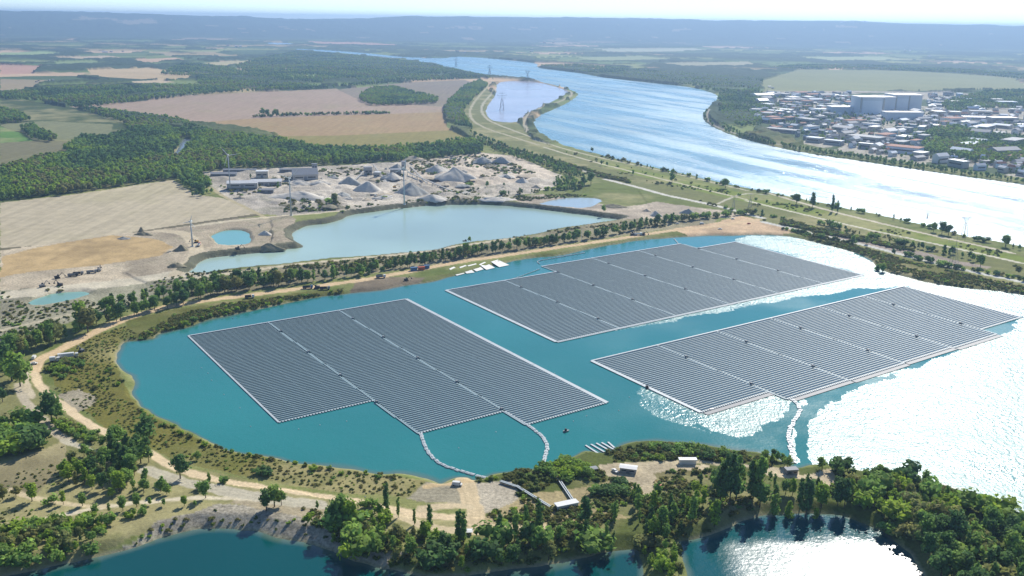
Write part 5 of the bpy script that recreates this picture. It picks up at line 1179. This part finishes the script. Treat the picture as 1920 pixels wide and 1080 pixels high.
for (x, y, L_, D_, h, big) in bl:
    wi = g.integers(len(wallm)); ri = g.integers(len(roofm)); gb = 0 if (big and g.random() < .6) else .22
    px, py = pix(x, y, 2)
    rz = R(28)+float(fbm(np.array([x]), np.array([y]), 500, 170, 2)[0]-.5)*2.4+(math.pi/2 if g.random() < .4 else 0)
    col = {0: 'cream', 1: 'grey', 2: 'white', 3: 'pale blue', 4: 'grey'}[int(wi)]; rf = {id(M_ROOFW): 'white', id(M_ROOFG): 'grey', id(M_TILE): 'clay tiled', id(M_PALE): 'pale blue'}[id(roofm[ri])]
    size = 'long' if L_ > 55 else ('mid-sized' if big else 'small')
    kind = 'warehouse' if big else 'house'
    key = (kind, int(wi), int(ri), gb)
    if key not in PROTO:
        wb = MB(); wb.box((0, 0, .48), (1, 1, 1.04)); wm = wb.mesh('wall', [wallm[wi]])
        r = MB(); e = .52; rg = .4
        if gb:
            a = [(-e, -e, 1), (e, -e, 1), (e, e, 1), (-e, e, 1)]; t = [(-e, 0, 1+rg), (e, 0, 1+rg)]
            r.quad(a[0], a[1], t[1], t[0]); r.quad(a[2], a[3], t[0], t[1]); r.poly([a[1], a[2], t[1]]); r.poly([a[3], a[0], t[0]]); r.quad(a[3], a[2], a[1], a[0])
        else: r.box((0, 0, 1.03), (1.03, 1.05, .06))
        rm = r.mesh('roof', [roofm[ri]])
        wd = MB(); wd.box((0, -.503, .55), (.8, .012, .22)); wd.box((0, .503, .55), (.8, .012, .22)); PROTO[key] = (wm, rm, wd.mesh('window_band', [M_GLASS]))
    z = float(hz(x, y)[0])
    root = empty(kind, (x, y, z), rz, label='%s %s %s with a %s roof %s' % (size, col, kind, rf, SIDE(px, py)), cat=kind, group='buildings of the riverside town'); root.scale = (L_, D_, h)
    for nm, me in zip(('wall', 'roof', 'window_band'), PROTO[key]): link(nm, me, root)
# a few far hamlets
far_spots = [(30,52),(20,55),(190,98),(215,97),(205,117),(75,152),(85,151),(1035,82),(1130,100),(1165,101),(1060,96),(1600,81),(1575,81),(1690,97),(1740,106),(1413,56),(1340,72),(992,98),(998,94),(1900,83),(1850,80),(850,97),(880,99),(1440,163),(1395,130),(560,133),(420,85),(460,88)]
for px, py in far_spots:
    x, y = G(px, py, 4); z = float(hz(x, y)[0]); s = depth(x, y, 2)/FPX
    k = list(PROTO)[g.integers(len(PROTO))]
    for j in range(2):
        root = empty('farmhouse', (x+(g.random()-.5)*26*s*1.2, y+(g.random()-.5)*200, z), g.random()*3, label='pale distant farmstead building on the hazy plain', cat='farmhouse', group='distant buildings on the plain'); root.scale = (5*s, 3*s, 2.0*s)
        for nm, me in zip(('wall', 'roof'), PROTO[k][:2]): link(nm, me, root)

# ------------------------------------------------------------------ wind turbines, pylons, poles
def turbine(px, py, topy, label, rot, yaw, blade=1.0):
    x, y, z = gp(px, py); D = depth(x, y, z); h = (py-topy)*D/FPX/math.cos(math.atan2(CAMH, math.hypot(x, y)))
    root = empty('wind_turbine', (x, y, z), yaw, label=label, cat='wind turbine', group='white wind turbines by the quarry')
    mb = MB(); mb.tube((0, 0, -.5), (0, 0, h), .9, .5, 12); mb.tube((0, 0, -.3), (0, 0, .4), 2.0, 1.9, 12); mb.build('tower', [M_TOWER], root, True)
    mb = MB(); mb.box((0, .6, h+.8), (1.8, 4.2, 1.9)); mb.build('nacelle', [M_WHITE], root)
    mb = MB(); mb.tube((0, -1.5, h+.8), (0, -2.6, h+.8), .95, .3, 10); mb.build('hub', [M_WHITE], root, True)
    bl = 12.5*blade
    for k in range(3):
        a = rot+k*2*math.pi/3; d = Vector((math.sin(a), 0, math.cos(a))); mb = MB(); s = Vector((d.z, 0, -d.x)); c0 = Vector((0, -2.0, h+.8))
        pts = [(0, .45), (.12, .85), (.5, .55), (1, .15)]
        for (t0, w0), (t1, w1) in zip(pts, pts[1:]):
            p0 = c0+d*bl*t0; p1 = c0+d*bl*t1
            for yy, fl in ((-.14, 1), (.14, -1)):
                o_ = Vector((0, yy, 0)); q = [p0-s*w0*.4+o_, p0+s*w0*.8+o_, p1+s*w1*.8+o_, p1-s*w1*.4+o_]
                mb.quad(*(q if fl > 0 else q[::-1]))
            mb.quad(p0-s*w0*.4+Vector((0,-.14,0)), p1-s*w1*.4+Vector((0,-.14,0)), p1-s*w1*.4+Vector((0,.14,0)), p0-s*w0*.4+Vector((0,.14,0)))
            mb.quad(p0+s*w0*.8+Vector((0,.14,0)), p1+s*w1*.8+Vector((0,.14,0)), p1+s*w1*.8+Vector((0,-.14,0)), p0+s*w0*.8+Vector((0,-.14,0)))
        mb.build('blade', [M_WHITE], root)
turbine(432,358,293,'white wind turbine left of the white quarry sheds', R(-38), R(15), 1.25)
turbine(546,404,336,'white wind turbine with raised blades at the quarry lake corner', R(48), R(-10), 1.25)
turbine(758,383,317,'white wind turbine in front of the dark gravel cone', R(10), R(30), 1.1)
turbine(361,462,417,'small pale turbine mast beside the round lagoon', R(20), R(0), .6)
def pylon(px, py, topy, label, kind='V', mat=None):
    x, y, z = gp(px, py); D = depth(x, y, z); h = (py-topy)*D/FPX/math.cos(math.atan2(CAMH, math.hypot(x, y))); t = max(.24, D/FPX*.55); mat = mat or M_STEEL
    root = empty('lattice_pylon', (x, y, z), random.uniform(-.3, .3), label=label, cat='pylon', group='lattice power pylons of the valley')
    b = MB(); w0 = h*.11; w1 = h*.035; hz_ = h*.6
    for sx in (-1, 1):
        for sy in (-1, 1): b.tube((sx*w0, sy*w0, -.3), (sx*w1, sy*w1, hz_), t*.5, t*.4, 5)
    for k in range(6):
        za = hz_*k/6; zb = hz_*(k+1)/6; wa = w0+(w1-w0)*k/6; wb_ = w0+(w1-w0)*(k+1)/6; sg = 1 if k % 2 else -1
        for sy in (-1, 1): b.tube((sg*wa, sy*wa, za), (-sg*wb_, sy*wb_, zb), t*.28, None, 4); b.tube((sy*wa, sg*wa, za), (sy*wb_, -sg*wb_, zb), t*.28, None, 4)
    b.build('mast', [mat], root)
    a = MB()
    if kind == 'V':
        for s in (-1, 1):
            a.tube((s*w1, 0, hz_), (s*h*.17, 0, h*.86), t*.5, None, 5); a.tube((s*w1*.2, 0, hz_), (s*h*.12, 0, h*.86), t*.35, None, 5); a.tube((s*h*.17, 0, h*.86), (s*h*.2, 0, h), t*.4, t*.2, 5)
        a.tube((-h*.3, 0, h*.86), (h*.3, 0, h*.86), t*.5, None, 5); a.tube((-h*.3, 0, h*.86), (-h*.17, 0, h*.9), t*.3, None, 4); a.tube((h*.3, 0, h*.86), (h*.17, 0, h*.9), t*.3, None, 4)
    else:
        a.tube((0, 0, hz_), (0, 0, h), t*.7, t*.3, 5)
        for q, wv in ((.66, .2), (.78, .25), (.9, .17)): a.tube((-h*wv, 0, h*q), (h*wv, 0, h*q), t*.45, None, 5)
    a.build('cross_arm', [mat], root)
    ins = MB()
    for s in (-1, 0, 1): ins.tube((s*h*.24, 0, h*.86), (s*h*.24, 0, h*.8), t*.25, None, 5)
    ins.build('insulator', [M_DARK], root)
pylon(1808,441,402,'pale V-headed lattice pylon at the water edge on the right','V')
pylon(1787,500,440,'tall lattice pylon among the trees of the river dike','T')
pylon(941,208,172,'grey lattice pylon standing in the settling basin','T')
pylon(989,150,131,'grey lattice pylon at the river bend behind the basin','V')
pylon(855,126,108,'small grey lattice pylon on the far left river bank','T')
pylon(918,140,122,'faint lattice pylon between the basin and the river','T')
pylon(1738,412,398,'thin channel marker mast in the shining river','T',M_GREY)
pylon(1406,388,362,'slim lattice pylon beside the river road junction','T')
pylon(1375,392,366,'slim lattice pylon left of the road junction','T')
def pole(px, py, topy, label, mat=M_WHITE, r=.16, z=None):
    x, y, zz = gp(px, py); 
    if z is not None: x, y = G(px, py, z); zz = z
    D = depth(x, y, zz); h = (py-topy)*D/FPX/math.cos(math.atan2(CAMH, math.hypot(x, y)))
    root = empty('pole', (x, y, zz), 0, label=label, cat='pole', group='thin poles by the lakes')
    mb = MB(); mb.tube((0, 0, -.3), (0, 0, h), r, r*.6, 8); mb.build('mast', [mat], root); mb = MB(); mb.box((0, 0, h+.15), (.6, .6, .3)); mb.build('head', [M_GREY], root)
pole(1090,453,430,'tall pale pole in front of the long tree row',r=.22)
pole(1194,456,448,'left of two short white posts at the far shore',z=0.)
pole(1209,455,446,'right of two short white posts at the far shore',z=0.)
pole(437,603,597,'short wooden post on the reedy shore',M_DARK)
pole(685,946,932,'short post where the pale track meets the trees',M_GREY)
# conveyor of the quarry
def conveyor(p0, z0, p1, z1, label):
    a = Vector((*G(*p0, 2), z0)); b = Vector((*G(*p1, 2), z1)); root = empty('conveyor', (a.x, a.y, 2), label=label, cat='conveyor', group='conveyors of the quarry')
    d = b-a; mb = MB(); s = Vector((-d.y, d.x, 0)).normalized()*1.1; u = Vector((0, 0, .9)); o0 = Vector((a.x, a.y, 2))
    A = [a-o0-s, a-o0+s, a-o0+s+u, a-o0-s+u]; B_ = [b-o0-s, b-o0+s, b-o0+s+u, b-o0-s+u]
    for i in range(4): mb.quad(A[i], A[(i+1) % 4], B_[(i+1) % 4], B_[i])
    mb.quad(*A[::-1]); mb.quad(*B_); mb.build('belt_gantry', [M_CONC], root)
    n = max(2, int(d.length/14))
    for k in range(1, n+1):
        p = a+d*(k/n)-o0; lg = MB(); lg.tube((p.x-s.x, p.y-s.y, 0), (p.x, p.y, p.z), .25, None, 5); lg.tube((p.x+s.x, p.y+s.y, 0), (p.x, p.y, p.z), .25, None, 5); lg.build('leg', [M_STEEL], root)
conveyor((872,370),2.5,(764,338),14,'long sloping conveyor running up to the dark cone')
conveyor((722,340),3,(700,322),13,'short steep conveyor at the pale crusher house')
conveyor((660,345),3,(690,326),12,'pale conveyor feeding the crusher from the left')
conveyor((800,345),3,(770,330),16,'short conveyor to the tall tower')

# ------------------------------------------------------------------ machines, vehicles, boats
def wheels(mb, L_, wd, r, xs):
    for x in xs:
        for s in (-1, 1): mb.tube((x, s*(wd/2-.18), r), (x, s*(wd/2+.1), r), r, None, 10)
def car(px, py, rz, mat, label, van=False, name='parked_car', z=None):
    x, y, zz = gp(px, py); root = empty(name, (x, y, zz if z is None else z), rz, label=label, cat='van' if van else 'car')
    L_, wd = (5.2, 2.0) if van else (4.3, 1.8); mb = MB(); mb.box((0, 0, .72), (L_, wd, .75)); 
    if van: mb.box((-.5, 0, 1.6), (L_-1.2, wd*.96, 1.1), 0, 0, 0, .92)
    else: mb.box((-.2, 0, 1.3), (L_*.55, wd*.9, .6), 0, 0, 0, .8)
    mb.build('body', [mat], root); w_ = MB(); w_.box((L_*.5-.95 if van else -.2, 0, 1.35 if not van else 1.55), (.5 if van else L_*.5, wd*.93, .42), 0, 0, 0, .85); w_.build('window', [M_GLASS], root)
    for xx in (-L_*.31, L_*.31):
        for s in (-1, 1): q = MB(); q.tube((xx, s*(wd/2-.12), .36), (xx, s*(wd/2+.06), .36), .36, None, 10); q.build('wheel', [M_DARK], root)
    return root
def truck(px, py, rz, cab, bed, label, L_=9.0, name='truck', tipper=True):
    x, y, zz = gp(px, py); root = empty(name, (x, y, zz), rz, label=label, cat='truck')
    mb = MB(); mb.box((L_/2-1.1, 0, 1.9), (2.1, 2.5, 2.3), 0, 0, 0, .92); mb.build('cab', [cab], root)
    mb = MB(); mb.box((L_/2-.04, 0, 2.3), (.12, 2.1, .8)); mb.build('windscreen', [M_GLASS], root)
    mb = MB(); mb.box((-1.1, 0, .95), (L_-2.4, 1.2, .4)); mb.build('chassis', [M_DARK], root)
    mb = MB()
    if tipper:
        mb.box((-1.3, 0, 1.3), (L_-3, 2.5, .2)); mb.box((-1.3, 1.2, 1.95), (L_-3, .15, 1.2)); mb.box((-1.3, -1.2, 1.95), (L_-3, .15, 1.2)); mb.box((-L_/2+.25, 0, 1.95), (.15, 2.5, 1.2)); mb.box((L_/2-2.7, 0, 2.1), (.15, 2.5, 1.5))
    else: mb.box((-1.3, 0, 2.4), (L_-2.8, 2.5, 2.5))
    mb.build('body', [bed], root)
    for xx in (-L_*.36, -L_*.2, L_*.34):
        for s in (-1, 1): q = MB(); q.tube((xx, s*.95, .55), (xx, s*1.3, .55), .55, None, 10); q.build('wheel', [M_DARK], root)
def digger(px, py, rz, mat, label, s=1.0, z=None):
    x, y, zz = gp(px, py); root = empty('excavator', (x, y, zz), rz, label=label, cat='excavator'); root.scale = (s, s, s)
    for q in (-1, 1): mb = MB(); mb.box((0, q*1.15, .5), (4.4, .65, 1.0)); mb.build('track', [M_DARK], root)
    mb = MB(); mb.box((-.5, 0, 1.75), (3.6, 2.7, 1.3)); mb.box((-2.2, 0, 1.8), (.9, 2.6, 1.1)); mb.build('body', [mat], root)
    mb = MB(); mb.box((.6, .8, 2.75), (1.5, 1.0, 1.3), 0, 0, 0, .9); mb.build('cab', [M_GLASS], root)
    mb = MB(); mb.tube((1.0, -.3, 1.9), (4.0, -.3, 5.0), .32, .25, 6); mb.build('boom', [mat], root)
    mb = MB(); mb.tube((4.0, -.3, 5.0), (6.3, -.3, 2.4), .24, .18, 6); mb.build('stick', [mat], root)
    mb = MB(); mb.box((6.3, -.3, 1.8), (1.1, 1.2, 1.1), 0, 0, 0, .6); mb.build('bucket', [M_DARK], root)
digger(108,522,R(30),M_DARK,'dark excavator on the sand between two haul trucks')
truck(137,518,R(15),M_DARK,M_GREY,'dark haul truck beside the excavator left of the earth cut')
truck(147,515,R(15),M_GREY,M_DARK,'grey haul truck close behind the dark one')
truck(172,512,R(20),M_GREY,M_GREY,'grey tipper truck at the foot of the bare slope')
digger(186,508,R(100),M_GREY,'grey excavator right of the tipper truck')
digger(112,536,R(160),M_DARK,'dark excavator on the pale track at the lower left of the cut')
digger(80,538,R(60),M_GREY,'excavator working at the left edge of the earthworks')
digger(368,455,R(200),M_YEL,'yellow excavator left of the round lagoon')
truck(373,461,R(100),M_RED,M_WHITE,'small red and white truck below the yellow excavator')
digger(446,468,R(20),M_DARK,'dark dredging excavator below the round lagoon')
digger(740,352,R(10),M_YEL,'yellow excavator at the foot of the dark cone')
truck(700,368,R(-20),M_WHITE,M_GREY,'white tipper in front of the pale cone')
digger(872,455,R(10),M_DARK,'dark floating dredger at the near quarry lake bank')
truck(468,559,R(18),M_WHITE,M_DARK,'dark truck on the sand track above the upper shore', 8)
truck(577,541,R(15),M_BLUE,M_DARK,'blue truck on the sand track above the left island')
digger(594,541,R(180),M_DARK,'dark excavator right of the blue truck on the track')
truck(609,543,R(10),M_GREY,M_DARK,'dark tipper partly hidden by the shore shrubs')
truck(714,521,R(15),M_WHITE,M_GREY,'grey flatbed on the sand track near the containers')
digger(762,526,R(30),M_DARK,'small dark machine at the water edge of the quay', .8)
digger(1186,441,R(40),M_DARK,'dark crane machine on the track above the far island')
truck(1196,441,R(10),M_WHITE,M_WHITE,'white truck between the dark machines on the track')
digger(1206,441,R(-30),M_DARK,'second dark machine right of the white truck')
car(1404,420,R(20),M_RED,'dark red car on the sand yard at the right')
car(1316,420,R(5),M_WHITE,'white and red van on the sand yard',True,'parked_van')
car(1350,430,R(0),M_WHITE,'white car near the water on the sand yard')
car(1374,411,R(0),M_WHITE,'white car at the back of the sand yard')
car(1270,420,R(12),M_WHITE,'white car in the shade of the tree row')
car(857,910,R(-8),M_WHITE,'white car parked beside the jetty',True,'parked_van')
car(1153,885,R(-60),M_WHITE,'small white car left of the grey site cabin')
car(64,672,R(100),M_WHITE,'white van parked on the track at the left edge',True,'parked_van')
car(64,683,R(15),M_WHITE,'white car below the van at the left edge')
truck(103,678,R(22),M_WHITE,M_WHITE,'small white truck at the left end of the long trailer',6.5,tipper=False)
truck(128,671,R(22),M_WHITE,M_WHITE,'long white lorry parked along the green shrubs',13,tipper=False)
digger(153,659,R(150),M_GREY,'grey loader on the pale gravel turn', .8)
digger(1235,912,R(130),M_RED,'rusty orange digger in the dry grass of the peninsula', .55)
def boat(px, py, rz, L_, wd, mat, label, name='work_boat', cabin=True):
    x, y = G(px, py, 0.); root = empty(name, (x, y, 0), rz, label=label, cat='boat'); mb = MB(); n = 7; V = []
    for z, k in ((-.2, .75), (.7, 1.0)):
        for i in range(n):
            t = i/(n-1); wv = wd/2*k*(1 if t < .55 else math.cos((t-.55)/.45*math.pi/2)**.7+.02); V.append(((t-.5)*L_*k, wv, z))
    for i in range(n-1):
        a, b, c, d_ = V[i], V[i+1], V[n+i+1], V[n+i]; mb.quad(a, b, c, d_); m2 = lambda p: (p[0], -p[1], p[2]); mb.quad(m2(b), m2(a), m2(d_), m2(c)); mb.quad(d_, c, m2(c), m2(d_)); 
    mb.quad(V[0], V[n], (V[n][0], -V[n][1], V[n][2]), (V[0][0], -V[0][1], V[0][2])); mb.build('hull', [mat], root)
    if cabin: c = MB(); c.box((-L_*.12, 0, 1.3), (L_*.25, wd*.6, 1.2), 0, 0, 0, .85); c.build('cabin', [M_DARK], root)
    return root
boat(1062,809,R(30),4,1.8,M_GREY,'small grey work boat right of the second float line')
boat(1213,727,R(100),5,2,M_DARK,'dark work boat tied under the right island')
boat(1335,768,R(20),3.5,1.6,M_WHITE,'small boat beside the corner of the right island',cabin=False)
for i, (a, b, c, d_) in enumerate(((1098,836,1122,851),(1108,834,1133,848),(1118,832,1142,845),(1128,831,1150,843),(1140,830,1152,840))):
    x0, y0 = G(a, b, 0); x1, y1 = G(c, d_, .2); L_ = math.hypot(x1-x0, y1-y0)
    root = empty('pontoon', ((x0+x1)/2, (y0+y1)/2, 0), math.atan2(y1-y0, x1-x0), label='%s white pontoon in the small shore inlet' % ('first', 'second', 'middle', 'fourth', 'last')[i]+(' counted from the left' if i != 2 else ' of five'), cat='pontoon', group='white pontoons in the inlet')
    mb = MB(); mb.box((0, 0, .4), (L_, 1.1, .25)); mb.build('deck', [M_FLOATW], root)
    for s in (-1, 1): mb = MB(); mb.tube((-L_/2, s*.4, .15), (L_/2, s*.4, .15), .25, None, 8); mb.build('float', [M_GREY], root)
# white launching sheets on the shore
M_SHEET = plain('white_liner', rgb(232,230,222), .6, 0, .06)
SH = [((842,504),(851,500),(871,513),(856,517)),((861,501),(873,497),(890,511),(875,513)),((876,498),(892,494),(907,505),(893,509)),((898,496),(909,491),(928,502),(912,506)),((920,491),(933,487),(955,497),(936,501))]
for i, q in enumerate(SH):
    zt = (2.15, 2.15, .25, .25); pts = []
    for (a, b), z in zip(q, zt): pts.append(Vector((*G(a, b, z), z+.12)))
    c = sum(pts, Vector())/4; root = empty('launch_sheet', c[:], label='%s white launching sheet on the bank above the water' % ('leftmost', 'second from left', 'middle', 'second from right', 'rightmost')[i], cat='launching sheet', group='white launching sheets on the bank')
    mb = MB(); t = Vector((0, 0, .15)); p = [v-c for v in pts]; mb.quad(p[3], p[2], p[1], p[0]); 
    for k in range(4): mb.quad(p[k], p[(k+1) % 4], p[(k+1) % 4]-t, p[k]-t)
    mb.build('sheet', [M_SHEET], root)
    r = MB(); r.tube(p[0], p[3], .14, None, 6); r.build('edge_roll', [M_FLOATW], root)
# mooring buoys round the left island
bm_ = MB(); bm_.tube((0, 0, -.1), (0, 0, .35), .35, .25, 8); bme = bm_.mesh('buoy', [M_FLOATW])
for px, py in ((378,690),(390,700),(397,713),(420,740),(450,765),(470,800),(560,805),(600,797),(650,790),(860,840),(930,810),(1075,790),(1100,780),(1160,770),(1180,745),(830,600),(900,640),(960,670),(1040,700),(780,548)):
    o = link('mooring_buoy', bme); x, y = G(px, py, 0); o.location = (x, y, 0); tag(o, 'tiny white mooring buoy on the teal water near a solar island', 'buoy', 'mooring buoys round the islands')
# ------------------------------------------------------------------ light, sky, haze
SUN_AZ, SUN_EL = 25.0, 38.0
sd = bpy.data.lights.new('sun', 'SUN'); sd.energy = 4.0; sd.angle = R(.53); sd.color = (1, .95, .87)
so = bpy.data.objects.new('sun', sd); COL.objects.link(so)
sv = Vector((math.sin(R(SUN_AZ))*math.cos(R(SUN_EL)), math.cos(R(SUN_AZ))*math.cos(R(SUN_EL)), math.sin(R(SUN_EL))))
so.rotation_euler = sv.to_track_quat('Z', 'Y').to_euler(); so.location = (200, 200, 900)
w = bpy.data.worlds.new('World'); scene.world = w; w.use_nodes = True
nt = w.node_tree; bg = nt.nodes['Background']; bg.inputs[1].default_value = .112
sk = nt.nodes.new('ShaderNodeTexSky'); sk.sky_type = 'NISHITA'; sk.sun_disc = False
sk.sun_elevation = R(SUN_EL); sk.sun_rotation = R(SUN_AZ); sk.altitude = 200; sk.air_density = .6; sk.dust_density = 0; sk.ozone_density = 3.0
nt.links.new(sk.outputs[0], bg.inputs[0])

HZ = True
if HZ:
    hb = [(-24000, -3500), (24000, -3500), (24000, 25500), (-24000, 25500)]
    z0, z1 = -4.0, float(ZL.max())+4
    co = [(x, y, z0) for x, y in hb]+[(x, y, z1) for x, y in hb]
    fi = [3,2,1,0, 4,5,6,7, 0,1,5,4, 1,2,6,5, 2,3,7,6, 3,0,4,7]
    hm = bpy.data.materials.new('haze_air'); hm.use_nodes = True; nt = hm.node_tree
    for n in list(nt.nodes):
        if n.type != 'OUTPUT_MATERIAL': nt.nodes.remove(n)
    pv = nt.nodes.new('ShaderNodeVolumePrincipled'); out = [n for n in nt.nodes if n.type == 'OUTPUT_MATERIAL'][0]
    pv.inputs['Color'].default_value = (.44, .66, .97, 1); pv.inputs['Density'].default_value = HAZE; pv.inputs['Anisotropy'].default_value = .35
    nt.links.new(pv.outputs[0], out.inputs['Volume'])
    tag(link('haze', new_mesh('haze', np.array(co, float), fi, 4), mat=hm), kind='stuff')
    bpy.data.objects['haze']['label'] = 'thin blue haze over the whole valley'
vs = scene.view_settings; vs.view_transform = 'Standard'; vs.look = 'None'; vs.exposure = EXPO; vs.gamma = 1; vs.use_curve_mapping = False
scene.cycles.max_bounces = 6; scene.cycles.diffuse_bounces = 2; scene.cycles.glossy_bounces = 3; scene.cycles.volume_bounces = 0
scene.cycles.transparent_max_bounces = 6; scene.cycles.caustics_reflective = False; scene.cycles.caustics_refractive = False
